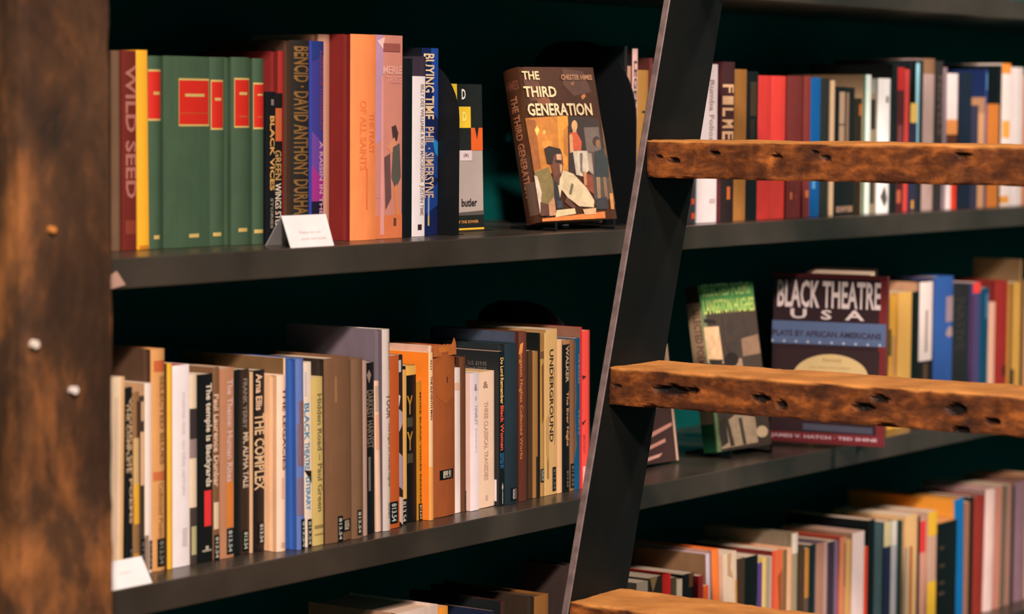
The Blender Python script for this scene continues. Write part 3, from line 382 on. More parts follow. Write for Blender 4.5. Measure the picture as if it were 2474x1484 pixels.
('paperback_book', 'rosy tan paperback with orange lower half, right of the tan-brown paperback, middle shelf', 'books standing on the middle shelf', 0.241, 0.0505, -0.3446, 0.0245, 0.1545, 0.2342, 0.0, (192, 126, 92), {'kind': 'p', 'S': [['t', 'The Theme: Human Rites', 0.45, 0.4, 0.9, 0.94, (228, 178, 165), 'd'], ['r', 0.4, 0.16, 0.95, 0.4, (226, 124, 52)]], 'lab': [['lab', 0.4, 0.02, 0.95, 0.155, '813.54', 'd', (14, 20, 22), (190, 180, 165)]]}),
('paperback_book', 'narrow plain black paperback, right of the rosy tan paperback, middle shelf', 'books standing on the middle shelf', 0.266, 0.052, -0.3446, 0.0142, 0.1518, 0.23, 0.0, (12, 20, 20), {'kind': 'p'}),
('paperback_book', 'dark brown paperback with grey lettering, right of the narrow plain black book, middle shelf', 'books standing on the middle shelf', 0.2808, 0.052, -0.3446, 0.0149, 0.1518, 0.23, 0.0, (58, 40, 30), {'kind': 'p', 'S': [['t', 'FRANK YERBY', 0.2, 0.68, 0.7, 0.95, (140, 120, 108), 'd'], ['t', 'MR. ALPHA TALE', 0.2, 0.36, 0.9, 0.66, (216, 182, 155), 'd']], 'lab': [['lab', 0.1, 0.02, 0.9, 0.13, '813.54', 'd', (14, 20, 22), (190, 180, 165)]]}),
('paperback_book', 'thin peach paperback, right of the dark brown paperback, middle shelf', 'books standing on the middle shelf', 0.2964, 0.052, -0.3446, 0.0064, 0.1489, 0.2256, 0.0, (226, 172, 128), {'kind': 'p', 'cov': (100, 66, 46)}),
('paperback_book', 'black paperback with cream capitals, right of the thin peach paperback, middle shelf', 'books standing on the middle shelf', 0.3034, 0.052, -0.3446, 0.0214, 0.1498, 0.227, 0.0, (24, 20, 20), {'kind': 'p', 'S': [['t', 'Arna Ellis', 0.2, 0.78, 0.75, 0.98, (240, 190, 155), 'd'], ['t', 'THE COMPLEX', 0.1, 0.34, 0.98, 0.76, (218, 176, 134), 'd']], 'lab': [['lab', 0.4, 0.04, 0.95, 0.16, '813.54', 'd', (14, 20, 22), (190, 180, 165)]]}),
('hardcover_book', 'cream hardcover with brown lettering, right of the black paperback, middle shelf', 'books standing on the middle shelf', 0.3254, 0.0302, -0.3446, 0.0175, 0.1454, 0.2202, 0.0, (248, 200, 172), {'kind': 'h', 'cov': (205, 150, 112), 'S': [['t', 'THE LEGACIES', 0.42, 0.46, 0.85, 0.93, (110, 62, 50), 'd'], ['r', 0.35, 0.3, 0.6, 0.42, (225, 170, 145)], ['r', 0.3, 0.02, 0.8, 0.05, (215, 160, 135)]]}),
('hardcover_book', 'tall ochre hardcover behind the cream one, right of the cream hardcover, middle shelf', 'books standing on the middle shelf', 0.3435, 0.0372, -0.3446, 0.004, 0.1686, 0.2405, 0.0, (232, 184, 128), {'kind': 'h', 'cov': (104, 72, 42)}),
('hardcover_book', 'blue hardcover with faded brown lettering, right of the tall ochre hardcover, middle shelf', 'books standing on the middle shelf', 0.3519, 0.0196, -0.3446, 0.0153, 0.1582, 0.2397, -0.0148, (98, 112, 168), {'kind': 'h', 'cov': (42, 76, 140), 'S': [['r', 0.25, 0.61, 0.98, 0.78, (132, 88, 88)], ['r', 0.1, 0.44, 0.98, 0.58, (128, 90, 98)], ['r', 0.05, 0.18, 0.7, 0.38, (128, 98, 112)], ['r', 0.1, 0.48, 0.95, 0.66, (130, 92, 96)]], 'lab': [['lab', 0.3, 0.0, 0.98, 0.16, '813.54', 'd', (14, 20, 22), (190, 180, 165)]]}),
('paperback_book', 'thin white paperback with blue lettering, right of the blue hardcover, middle shelf', 'books standing on the middle shelf', 0.368, 0.0266, -0.3446, 0.0199, 0.1542, 0.2336, -0.0148, (248, 214, 188), {'kind': 'p', 'S': [['t', 'BLACK', 0.25, 0.58, 0.75, 0.78, (40, 130, 170), 'd'], ['t', 'THEATRE', 0.25, 0.42, 0.75, 0.57, (40, 130, 170), 'd'], ['p', [[0.2, 0.42], [0.95, 0.41], [0.95, 0.34]], (30, 24, 22)], ['t', 'LITERARY', 0.35, 0.2, 0.8, 0.38, (50, 140, 185), 'd'], ['r', 0.3, 0.82, 0.5, 0.95, (215, 190, 190)]], 'lab': [['lab', 0.45, 0.0, 0.9, 0.15, '813.54', 'd', (14, 20, 22), (190, 180, 165)]]}),
('paperback_book', 'short mustard paperback, right of the thin white paperback, middle shelf', 'books standing on the middle shelf', 0.3887, 0.0252, -0.3446, 0.0197, 0.141, 0.2137, -0.0148, (216, 176, 104), {'kind': 'p', 'S': [['t', 'Hidden Road ~ Paul Green', 0.4, 0.2, 0.9, 0.9, (128, 104, 66), 'd'], ['r', 0.1, 0.1, 0.95, 0.12, (150, 120, 70)], ['r', 0.1, 0.06, 0.95, 0.07, (160, 130, 70)]]}),
('hardcover_book', 'thick brown hardcover with two call number labels, right of the short mustard paperback, middle shelf', 'books standing on the middle shelf', 0.4092, 0.0211, -0.3446, 0.051, 0.1243, 0.2355, -0.0148, (124, 82, 54), {'kind': 'h', 'cov': (40, 28, 20), 'S': [['r', 0.35, 0.76, 0.42, 0.9, (160, 110, 70)]], 'lab': [['lab', 0.42, 0.0, 0.62, 0.14, '813.54', 'd', (14, 20, 22), (190, 180, 165)], ['lab', 0.62, 0.05, 0.99, 0.115, '818.54', 'h', (14, 20, 22), (225, 190, 160)]]}),
('hardcover_book', 'brown hardcover with one call number label, right of the thick brown hardcover, middle shelf', 'books standing on the middle shelf', 0.461, 0.019, -0.3446, 0.0238, 0.153, 0.2319, -0.0148, (122, 84, 58), {'kind': 'h', 'lab': [['lab', 0.3, 0.02, 0.65, 0.16, '813.54', 'd', (44, 32, 22), (190, 180, 165)]]}),
('paperback_book', 'thin mauve-grey paperback with curled spine, right of the brown hardcover, middle shelf', 'books standing on the middle shelf', 0.4856, 0.026, -0.3446, 0.0132, 0.15, 0.2272, -0.0148, (196, 150, 132), {'kind': 'p'}),
('paperback_book', 'narrow black paperback with scrawled lettering, right of the thin mauve-grey paperback, middle shelf', 'books standing on the middle shelf', 0.4996, 0.033, -0.3446, 0.0236, 0.1473, 0.2232, -0.0148, (22, 20, 22), {'kind': 'p', 'S': [['t', 'DARKEST HARVEST', 0.3, 0.5, 0.9, 0.84, (120, 100, 86), 'd'], ['r', 0.1, 0.5, 0.35, 0.7, (70, 24, 28)], ['p', [[0.3, 0.93], [0.5, 0.96], [0.7, 0.93], [0.5, 0.88]], (150, 120, 105)], ['r', 0.4, 0.25, 0.6, 0.45, (110, 96, 86)]]}),
('paperback_book', 'thin leaning peach pamphlet, right of the narrow black paperback, middle shelf', 'books standing on the middle shelf', 0.5276, 0.0338, -0.3446, 0.0096, 0.1307, 0.198, -0.0329, (246, 192, 160), {'kind': 'p', 'S': [['r', 0.1, 0.55, 0.95, 0.78, (240, 165, 130)], ['r', 0.1, 0.8, 0.9, 0.97, (200, 165, 140)]]}),
('hardcover_book', 'tall grey hardcover with worn jacket lettering, right of the thin leaning peach book, middle shelf', 'books standing on the middle shelf', 0.538, 0.0289, -0.3446, 0.0158, 0.1654, 0.2646, -0.0148, (206, 180, 168), {'kind': 'h', 'cov': (100, 82, 88), 'S': [['t', 'JOHN DAWE', 0.5, 0.8, 0.85, 0.94, (150, 125, 118), 'd'], ['t', 'TOUR', 0.3, 0.56, 0.95, 0.68, (110, 92, 84), 'd'], ['t', 'The Fight on Human Rights', 0.4, 0.22, 0.85, 0.54, (140, 116, 106), 'd'], ['t', 'SIGNET', 0.45, 0.06, 0.8, 0.14, (120, 98, 90), 'd']]}),
('book', 'rust orange book with call number label, right of the tall grey hardcover, middle shelf', 'books standing on the middle shelf', 0.5546, 0.0359, -0.3446, 0.0251, 0.1507, 0.2283, -0.0148, (198, 88, 38), {'kind': 'p', 'cov': (120, 50, 25), 'lab': [['lab', 0.1, 0.03, 0.8, 0.155, '813.54', 'd', (14, 20, 22), (190, 180, 165)]]}),
('paperback_book', 'paperback with black and lilac picture spine, right of the rust orange book, middle shelf', 'books standing on the middle shelf', 0.5805, 0.0429, -0.3446, 0.0163, 0.1502, 0.2275, -0.0148, (46, 30, 34), {'kind': 'p', 'S': [['p', [[0, 0.7], [1, 0.66], [1, 0.6], [0, 0.52]], (190, 160, 165)], ['p', [[0, 0.45], [1, 0.4], [1, 0.2], [0, 0.25]], (176, 150, 160)], ['p', [[0, 0.18], [1, 0.16], [0.9, 0.0], [0, 0.05]], (225, 180, 160)], ['p', [[0.1, 0.78], [0.6, 0.76], [0.4, 0.7]], (230, 200, 190)], ['r', 0.3, 0.9, 0.7, 0.97, (200, 190, 190)]]}),
('paperback_book', 'thin yellow paperback with call number label, right of the paperback, middle shelf', 'books standing on the middle shelf', 0.5976, 0.0499, -0.3446, 0.0164, 0.1357, 0.2055, -0.0148, (244, 176, 92), {'kind': 'p', 'lab': [['lab', 0.05, 0.0, 0.95, 0.16, '813.54', 'd', (14, 20, 22), (190, 180, 165)]]}),
('paperback_book', 'black paperback with a large yellow Y, right of the thin yellow paperback, middle shelf', 'books standing on the middle shelf', 0.6148, 0.052, -0.3446, 0.0229, 0.1387, 0.2102, -0.0148, (14, 18, 18), {'kind': 'p', 'cov': (10, 14, 16), 'S': [['r', 0, 0.94, 1, 1, (238, 170, 80)], ['t', 'Y', 0.08, 0.69, 0.6, 0.81, (176, 122, 40), 'h'], ['t', 'Y', 0.08, 0.46, 0.6, 0.58, (176, 122, 40), 'h'], ['r', 0.1, 0.61, 0.6, 0.67, (70, 62, 48)], ['r', 0.1, 0.38, 0.6, 0.44, (70, 62, 48)]], 'pg': (230, 170, 95)}),
('paperback_book', 'olive yellow paperback with torn edges, right of the black paperback, middle shelf', 'books standing on the middle shelf', 0.6385, 0.052, -0.3446, 0.0111, 0.124, 0.1879, -0.0148, (196, 128, 34), {'kind': 'p', 'S': [['t', 'MORE BLACK VOICES READER', 0.45, 0.12, 0.85, 0.92, (80, 56, 30), 'd']], 'lab': [['lab', 0.2, 0.0, 0.95, 0.12, '813.54', 'd', (14, 20, 22), (190, 180, 165)]]}),
('paperback_book', 'bright orange paperback with cream spine, right of the olive yellow paperback, middle shelf', 'books standing on the middle shelf', 0.6504, 0.0407, -0.3446, 0.0092, 0.12, 0.2262, -0.0148, (252, 200, 150), {'kind': 'p', 'cov': (246, 110, 30), 'S': [['t', 'THE ELEVENTH MAN', 0.3, 0.6, 0.8, 0.86, (90, 50, 32), 'd'], ['t', 'ALLI', 0.3, 0.9, 0.7, 0.96, (110, 70, 50), 'd'], ['r', 0, 0, 1, 0.32, (250, 165, 85)]], 'C': [['r', 0, 0.82, 0.62, 0.97, (14, 18, 18)]]}),
('hardcover_book', 'pale hardcover with exposed page tops, right of the bright orange paperback, middle shelf', 'books standing on the middle shelf', 0.6604, 0.0477, -0.3446, 0.0066, 0.12, 0.2347, -0.0148, (226, 180, 150), {'kind': 'h', 'cov': (190, 140, 118), 'pg': (240, 205, 190)}),
('hardcover_book', 'thick rust cloth book with torn top, right of the pale hardcover, middle shelf', 'books standing on the middle shelf', 0.6678, 0.0462, -0.3446, 0.0516, 0.1522, 0.2306, -0.0148, (166, 80, 36), {'kind': 'h', 'S': [['p', [[0.56, 0.82], [0.61, 0.825], [0.62, 0.79], [0.57, 0.785]], (80, 36, 22)], ['r', 0.0, 0.97, 1, 1, (205, 110, 45)], ['p', [[0.1, 0.9], [0.5, 0.96], [0.95, 0.9], [0.9, 0.7], [0.5, 0.66], [0.15, 0.72]], (176, 88, 40)]], 'lab': [['lab', 0.25, 0.22, 0.86, 0.275, '899.91', 'h', (14, 20, 22), (240, 205, 175)]]}),
('paperback_book', 'thin cream paperback, right of the thick rust cloth book, middle shelf', 'books standing on the middle shelf', 0.7202, 0.052, -0.3446, 0.0165, 0.1316, 0.1994, -0.0148, (248, 216, 204), {'kind': 'p', 'S': [['r', 0, 0.85, 1, 0.9, (240, 180, 150)]]}),
('hardcover_book', 'dark brown hardcover with worn top, right of the thin cream paperback, middle shelf', 'books standing on the middle shelf', 0.7375, 0.052, -0.3446, 0.0145, 0.1407, 0.2132, -0.0148, (100, 54, 28), {'kind': 'h', 'cov': (70, 36, 20), 'lab': [['lab', 0.6, 0.0, 0.98, 0.13, '813.54', 'd', (14, 20, 22), (190, 180, 165)]]}),
('paperback_book', 'pinkish cream paperback lettered HAMLET, right of the dark brown hardcover, middle shelf', 'books standing on the middle shelf', 0.7528, 0.0469, -0.3446, 0.0203, 0.1258, 0.1906, -0.0148, (244, 212, 208), {'kind': 'p', 'cov': (210, 165, 150), 'S': [['t', 'HAMLET', 0.45, 0.62, 0.8, 0.76, (190, 165, 165), 'd'], ['t', 'Shakespeare', 0.5, 0.42, 0.7, 0.6, (200, 175, 172), 'd'], ['t', '&', 0.4, 0.87, 0.75, 0.92, (160, 130, 128), 'h'], ['r', 0.5, 0.8, 0.65, 0.83, (190, 160, 160)]]}),
('paperback_book', 'beige paperback of classical tragedies, right of the pinkish cream paperback, middle shelf', 'books standing on the middle shelf', 0.7739, 0.052, -0.3446, 0.0424, 0.1249, 0.1893, -0.0148, (236, 190, 160), {'kind': 'p', 'S': [['t', 'THREE CLASSICAL TRAGEDIES', 0.4, 0.2, 0.62, 0.78, (190, 145, 118), 'd'], ['t', '&', 0.35, 0.88, 0.62, 0.93, (150, 110, 90), 'h'], ['r', 0.48, 0.05, 0.6, 0.09, (205, 160, 130)]], 'pg': (225, 170, 110)}),
('paperback_book', 'tall black paperback with amber and red title, right of the beige paperback, middle shelf', 'books standing on the middle shelf', 0.8171, 0.0448, -0.3446, 0.0139, 0.12, 0.2162, -0.0148, (14, 20, 22), {'kind': 'p', 'cov': (26, 28, 30), 'S': [['t', 'Do Lord', 0.2, 0.84, 0.7, 0.96, (240, 180, 95), 'd'], ['t', 'Remember', 0.2, 0.66, 0.7, 0.83, (240, 180, 95), 'd'], ['t', 'Black Women', 0.2, 0.36, 0.75, 0.65, (236, 78, 54), 'd'], ['t', 'EDITED BY', 0.15, 0.24, 0.75, 0.34, (40, 100, 150), 'd'], ['p', [[0.35, 0.12], [0.5, 0.15], [0.65, 0.12], [0.5, 0.09]], (190, 160, 150)], ['r', 0.45, 0.01, 0.55, 0.09, (200, 180, 165)]], 'C': [['r', 0.86, 0.03, 0.96, 0.17, (240, 214, 208)], ['t', 'U.S. $19.95', 0.55, 0.9, 0.82, 0.93, (110, 96, 92), 'h'], ['t', 'Canada $27.95', 0.52, 0.87, 0.82, 0.895, (110, 96, 92), 'h'], ['t', 'makes life a bit unpleasant', 0.3, 0.815, 0.86, 0.835, (150, 130, 120), 'h'], ['r', 0.0, 0.795, 0.88, 0.8, (60, 54, 50)]], 'pg': (200, 150, 120)}),
('hardcover_book', 'dark teal cloth hardcover numbered 811, right of the tall black paperback, middle shelf', 'books standing on the middle shelf', 0.8318, 0.0432, -0.3446, 0.0301, 0.1487, 0.2252, -0.0148, (17, 38, 46), {'kind': 'h', 'cov': (20, 28, 30), 'lab': [['lab', 0.35, 0.02, 0.9, 0.1, '811', 'h', (14, 20, 22), (200, 180, 170)]]}),
('hardcover_book', 'short dark red hardcover behind the teal one, middle shelf', 'books standing on the middle shelf', 0.8627, 0.0502, -0.3446, 0.0051, 0.1454, 0.2409, -0.0148, (66, 22, 16), {'kind': 'h', 'cov': (54, 58, 72)}),
('hardcover_book', 'reddish brown hardcover with gilt script, right of the short dark red hardcover, middle shelf', 'books standing on the middle shelf', 0.8685, 0.045, -0.3446, 0.0193, 0.1584, 0.24, -0.0148, (98, 43, 25), {'kind': 'h', 'cov': (70, 30, 18), 'S': [['t', 'Langston Hughes Collected Works', 0.02, 0.25, 0.3, 0.9, (190, 115, 60), 'd'], ['p', [[0.0, 0.87], [0.1, 0.93], [0.35, 0.94], [0.25, 0.88]], (215, 130, 55)]]}),
('paperback_book', 'brown striped paperback, right of the reddish brown hardcover, middle shelf', 'books standing on the middle shelf', 0.8886, 0.052, -0.3446, 0.0204, 0.1397, 0.2116, -0.0148, (86, 52, 30), {'kind': 'p', 'S': [['r', 0.1, 0, 0.4, 1, (50, 32, 20)]]}),
('paperback_book', 'tan paperback with dark stripe, right of the brown striped paperback, middle shelf', 'books standing on the middle shelf', 0.9098, 0.052, -0.3446, 0.0126, 0.1383, 0.2096, -0.0148, (172, 116, 62), {'kind': 'p', 'S': [['r', 0.55, 0.0, 0.9, 0.28, (30, 24, 18)]]}),
('hardcover_book', 'black hardcover behind the tan one, right of the tan paperback, middle shelf', 'books standing on the middle shelf', 0.9232, 0.052, -0.3446, 0.004, 0.12, 0.2353, -0.0148, (24, 26, 20), {'kind': 'p', 'cov': (18, 20, 18)}),
('paperback_book', 'tan pictorial paperback numbered 15, right of the black hardcover, middle shelf', 'books standing on the middle shelf', 0.928, 0.052, -0.3446, 0.0089, 0.1377, 0.2086, -0.0148, (196, 140, 78), {'kind': 'p', 'S': [['p', [[0.3, 0.9], [0.8, 0.92], [0.9, 0.55], [0.4, 0.5]], (130, 70, 30)], ['r', 0, 0.95, 1, 1, (120, 76, 44)]], 'lab': [['lab', 0.02, 0.1, 0.98, 0.19, '15', 'h', (14, 20, 22), (190, 180, 165)]]}),
('book', 'short cream book behind the pictorial one, right of the tan pictorial paperback, middle shelf', 'books standing on the middle shelf', 0.9377, 0.052, -0.3446, 0.004, 0.1547, 0.2344, -0.0148, (240, 186, 115), {'kind': 'p', 'cov': (160, 110, 60)}),
('paperback_book', 'tan paperback lettered UNDERGROUND, right of the short cream book, middle shelf', 'books standing on the middle shelf', 0.9425, 0.052, -0.3446, 0.0279, 0.12, 0.2384, -0.0148, (226, 170, 108), {'kind': 'p', 'cov': (150, 110, 66), 'S': [['t', 'UNDERGROUND', 0.28, 0.32, 0.62, 0.88, (44, 34, 30), 'd'], ['r', 0.72, 0.3, 0.75, 0.78, (140, 100, 66)], ['r', 0.1, 0.1, 0.22, 0.3, (150, 104, 60)], ['p', [[0.0, 0.45], [0.25, 0.5], [0.2, 0.2], [0.05, 0.25]], (200, 146, 92)]], 'lab': [['lab', 0.52, 0.02, 0.86, 0.165, '813.54', 'd', (14, 20, 22), (110, 100, 90)]]}),
('paperback_book', 'narrow peach paperback, right of the tan paperback, middle shelf', 'books standing on the middle shelf', 0.9713, 0.052, -0.3446, 0.0119, 0.1466, 0.2222, -0.0148, (246, 182, 132), {'kind': 'p'}),
('paperback_book', 'black paperback lettered WALKER, right of the narrow peach paperback, middle shelf', 'books standing on the middle shelf', 0.9839, 0.052, -0.3446, 0.0184, 0.1459, 0.2211, -0.0148, (16, 18, 18), {'kind': 'p', 'S': [['t', 'WALKER', 0.4, 0.72, 0.85, 0.96, (205, 165, 130), 'd'], ['t', 'The Ever Night', 0.4, 0.3, 0.85, 0.66, (215, 150, 110), 'd'], ['r', 0, 0.97, 1, 1, (180, 120, 80)]], 'lab': [['lab', 0.4, 0.02, 0.85, 0.15, '813.54', 'd', (14, 20, 22), (110, 100, 90)]]}),
('paperback_book', 'narrow brown mottled paperback, right of the black paperback, middle shelf', 'books standing on the middle shelf', 1.0031, 0.052, -0.3446, 0.011, 0.1453, 0.2202, -0.0148, (140, 90, 58), {'kind': 'p', 'lab': [['lab', 0.1, 0.02, 0.95, 0.18, '813.54', 'd', (14, 20, 22), (110, 100, 90)]], 'pg': (150, 100, 60)}),
('paperback_book', 'teal paperback with pale lettering, right of the narrow brown mottled book, middle shelf', 'books standing on the middle shelf', 1.0149, 0.052, -0.3446, 0.0143, 0.1463, 0.2217, -0.0148, (0, 76, 108), {'kind': 'p', 'S': [['t', 'THE BLACKS', 0.55, 0.7, 0.9, 0.9, (140, 130, 150), 'd'], ['t', 'PLAYS', 0.6, 0.36, 0.9, 0.52, (130, 130, 150), 'd'], ['p', [[0, 1], [0.2, 0.96], [0.1, 0.9], [0.25, 0.6], [0.1, 0.5], [0.3, 0.3], [0.0, 0.2]], (110, 76, 56)]]}),
('book', 'thin crimson book behind the teal one, right of the teal paperback, middle shelf', 'books standing on the middle shelf', 1.03, 0.052, -0.3446, 0.004, 0.2061, 0.2372, -0.0148, (206, 20, 38), {'kind': 'h', 'cov': (128, 82, 62), 'pg': (190, 120, 90)}),
('paperback_book', 'coral red paperback with bird silhouettes, right of the thin crimson book, middle shelf', 'books standing on the middle shelf', 1.0348, 0.052, -0.3446, 0.0194, 0.1527, 0.2313, -0.0148, (248, 78, 66), {'kind': 'p', 'S': [['p', [[0, 0.72], [0.5, 0.71], [0.1, 0.69]], (60, 30, 40)], ['p', [[0, 0.42], [0.5, 0.44], [0.1, 0.4]], (60, 30, 40)], ['r', 0.1, 0.03, 0.5, 0.14, (250, 170, 165)], ['t', 'MOODY', 0.1, 0.22, 0.4, 0.34, (190, 60, 60), 'd'], ['r', 0.85, 0, 1, 1, (200, 60, 54)]]}),
('paperback_book', 'yellow-orange paperback beside the black and blue poster book, middle shelf', 'books standing on the middle shelf', 1.9875, 0.05, -0.3446, 0.0249, 0.1541, 0.2335, 0.0, (232, 160, 60), {'kind': 'p', 'S': [['r', 0.3, 0.4, 0.9, 0.7, (205, 140, 80)], ['r', 0, 0.55, 0.25, 0.75, (60, 80, 40)]]}),
('book', 'broad light orange book, right of the yellow-orange paperback, middle shelf', 'books standing on the middle shelf', 2.013, 0.0471, -0.3446, 0.052, 0.1572, 0.2382, 0.0, (238, 172, 86), {'kind': 'p'}),
('book', 'narrow black-olive book, right of the broad light orange book, middle shelf', 'books standing on the middle shelf', 2.0656, 0.05, -0.3446, 0.0339, 0.156, 0.2364, 0.0, (20, 22, 16), {'kind': 'p'}),
('book', 'black book with a long white jacket panel, right of the narrow black-olive book, middle shelf', 'books standing on the middle shelf', 2.1001, 0.05, -0.3446, 0.0562, 0.12, 0.252, 0.0, (18, 18, 18), {'kind': 'h', 'cov': (170, 122, 92), 'S': [['r', 0.05, 0.44, 0.98, 1, (246, 214, 204)], ['r', 0.4, 0.5, 0.55, 0.8, (160, 130, 115)], ['r', 0.3, 0.25, 0.6, 0.42, (96, 68, 46)]]}),
('hardcover_book', 'blue hardcover with faded pink patches, right of the black book, middle shelf', 'books standing on the middle shelf', 2.1568, 0.0478, -0.3446, 0.0763, 0.0921, 0.258, 0.0, (44, 84, 150), {'kind': 'h', 'cov': (52, 50, 80), 'S': [['r', 0.55, 0.68, 1, 0.86, (165, 132, 138)], ['p', [[0.55, 0.6], [0.7, 0.65], [0.95, 0.64], [1, 0.58], [0.7, 0.57]], (176, 140, 138)]]}),
('hardcover_book', 'wide black hardcover, right of the blue hardcover, middle shelf', 'books standing on the middle shelf', 2.2338, 0.05, -0.3446, 0.0701, 0.1579, 0.2393, 0.0, (26, 30, 30), {'kind': 'h', 'S': [['t', 'NATIVE', 0.2, 0.5, 0.7, 0.9, (56, 46, 44), 'd']]}),
('book', 'purple-blue book with red top, right of the wide black hardcover, middle shelf', 'books standing on the middle shelf', 2.3045, 0.047, -0.3446, 0.0363, 0.1594, 0.2416, 0.0, (74, 64, 106), {'kind': 'p', 'S': [['r', 0.1, 0.92, 0.95, 1, (240, 64, 54)], ['r', 0, 0, 0.2, 0.9, (90, 40, 60)]]}),
('book', 'narrow teal book, right of the purple-blue book, middle shelf', 'books standing on the middle shelf', 2.3414, 0.05, -0.3446, 0.0408, 0.1514, 0.2294, 0.0, (0, 66, 92), {'kind': 'p', 'S': [['r', 0.6, 0.75, 0.9, 0.95, (70, 110, 140)], ['r', 0.8, 0, 1, 0.6, (70, 90, 110)]]}),
('book', 'narrow pink-cream book, right of the narrow teal book, middle shelf', 'books standing on the middle shelf', 2.3828, 0.05, -0.3446, 0.0277, 0.1326, 0.2009, 0.0, (230, 168, 138), {'kind': 'p'}),
('hardcover_book', 'dark red hardcover, right of the narrow pink-cream book, middle shelf', 'books standing on the middle shelf', 2.4112, 0.05, -0.3446, 0.0569, 0.1577, 0.239, 0.0, (150, 32, 26), {'kind': 'h', 'cov': (104, 26, 22), 'S': [['r', 0.6, 0.25, 0.9, 0.33, (30, 16, 16)]]}),
('paperback_book', 'gold-brown paperback, right of the dark red hardcover, middle shelf', 'books standing on the middle shelf', 2.4686, 0.0469, -0.3446, 0.0475, 0.1542, 0.2336, 0.0, (212, 150, 66), {'kind': 'p', 'S': [['r', 0.0, 0, 0.2, 1, (110, 78, 40)], ['r', 0.1, 0.15, 0.4, 0.3, (50, 40, 25)]]}),
('book', 'tall beige book behind the dark red one, right of the gold-brown paperback, middle shelf', 'books standing on the middle shelf', 2.5167, 0.05, -0.3446, 0.004, 0.0987, 0.276, 0.0, (190, 140, 90), {'kind': 'p', 'cov': (124, 92, 62)}),
('book', 'narrow black book near the frame edge, right of the tall beige book, middle shelf', 'books standing on the middle shelf', 2.5213, 0.0484, -0.3446, 0.0111, 0.1562, 0.2367, 0.0, (20, 22, 20), {'kind': 'p'}),
('book', 'tan book at the frame edge, right of the narrow black book, middle shelf', 'books standing on the middle shelf', 2.533, 0.05, -0.3446, 0.0588, 0.1539, 0.2333, 0.0, (205, 144, 96), {'kind': 'p'}),
('hardcover_book', 'large thick hardcover with broad cream page tops, bottom shelf', 'books standing on the bottom shelf', 0.575, 0.035, -0.7246, 0.0915, 0.1539, 0.2644, 0.0, (236, 196, 176), {'kind': 'h', 'cov': (150, 105, 80), 'pg': (240, 190, 160)}),
('book', 'small orange and cream book, right of the large thick hardcover, bottom shelf', 'books standing on the bottom shelf', 0.6684, 0.035, -0.7246, 0.0178, 0.165, 0.2595, 0.0, (250, 150, 50), {'kind': 'p', 'pg': (225, 165, 115)}),
('book', 'black jacketed book with pale top edge, right of the small orange book, bottom shelf', 'books standing on the bottom shelf', 0.7873, 0.035, -0.7246, 0.0079, 0.12, 0.2372, 0.0, (30, 34, 44), {'kind': 'p', 'cov': (24, 30, 50), 'pg': (120, 85, 70)}),
('book', 'large black book with rust page edge, right of the black jacketed book, bottom shelf', 'books standing on the bottom shelf', 0.811, 0.035, -0.7246, 0.012, 0.162, 0.2468, 0.0, (60, 28, 18), {'kind': 'h', 'cov': (14, 18, 18), 'pg': (110, 72, 50)}),
('book', 'thick old tan leather book, right of the large black book, bottom shelf', 'books standing on the bottom shelf', 0.894, 0.035, -0.7246, 0.0353, 0.1877, 0.2416, 0.0, (150, 92, 38), {'kind': 'h', 'cov': (50, 34, 22), 'pg': (84, 56, 34)}),
('hardcover_book', 'dark mauve hardcover beside the ladder rail, right of the thick old tan book, bottom shelf', 'books standing on the bottom shelf', 1.0079, 0.035, -0.7246, 0.0217, 0.1073, 0.2685, 0.0, (70, 46, 44), {'kind': 'h', 'cov': (54, 38, 34), 'pg': (60, 42, 44)}),
('book', 'short grey-white book, bottom shelf', 'books standing on the bottom shelf', 1.1749, 0.045, -0.7246, 0.0313, 0.1464, 0.2218, 0.0, (170, 145, 125), {'kind': 'p'}),
('book', 'dark brown book with cream fold, right of the short grey-white book, bottom shelf', 'books standing on the bottom shelf', 1.2068, 0.045, -0.7246, 0.0406, 0.148, 0.2243, 0.0, (46, 32, 26), {'kind': 'p', 'S': [['p', [[0.1, 1], [0.6, 1], [0.3, 0.9]], (150, 115, 70)]]}),
('book', 'short bright red book, right of the dark brown book, bottom shelf', 'books standing on the bottom shelf', 1.248, 0.0431, -0.7246, 0.0239, 0.12, 0.224, 0.0, (228, 32, 26), {'kind': 'h', 'cov': (90, 22, 18)}),
('book', 'short olive book, right of the short bright red book, bottom shelf', 'books standing on the bottom shelf', 1.2724, 0.045, -0.7246, 0.0156, 0.1427, 0.2162, 0.0, (96, 78, 56), {'kind': 'p'}),
('book', 'short cream book, right of the short olive book, bottom shelf', 'books standing on the bottom shelf', 1.2886, 0.045, -0.7246, 0.0163, 0.1393, 0.211, 0.0, (238, 202, 168), {'kind': 'p', 'cov': (80, 64, 40)}),
('book', 'dark book with brown ornament, right of the short cream book, bottom shelf', 'books standing on the bottom shelf', 1.3056, 0.045, -0.7246, 0.0336, 0.1429, 0.2165, 0.0, (24, 24, 24), {'kind': 'p', 'S': [['r', 0.5, 0.9, 0.9, 1, (100, 60, 30)]]}),
('book', 'narrow dark red book, right of the dark book, bottom shelf', 'books standing on the bottom shelf', 1.3397, 0.0371, -0.7246, 0.0148, 0.1392, 0.2109, 0.0, (150, 38, 36), {'kind': 'p'}),
('book', 'small orange book, right of the narrow dark red book, bottom shelf', 'books standing on the bottom shelf', 1.3552, 0.0441, -0.7246, 0.0271, 0.1258, 0.1905, 0.0, (240, 92, 34), {'kind': 'p'}),
('hardcover_book', 'pale lavender hardcover, right of the small orange book, bottom shelf', 'books standing on the bottom shelf', 1.3926, 0.0481, -0.7246, 0.0113, 0.1685, 0.2385, -0.05, (204, 176, 186), {'kind': 'h', 'cov': (120, 84, 56), 'pg': (190, 140, 110)}),
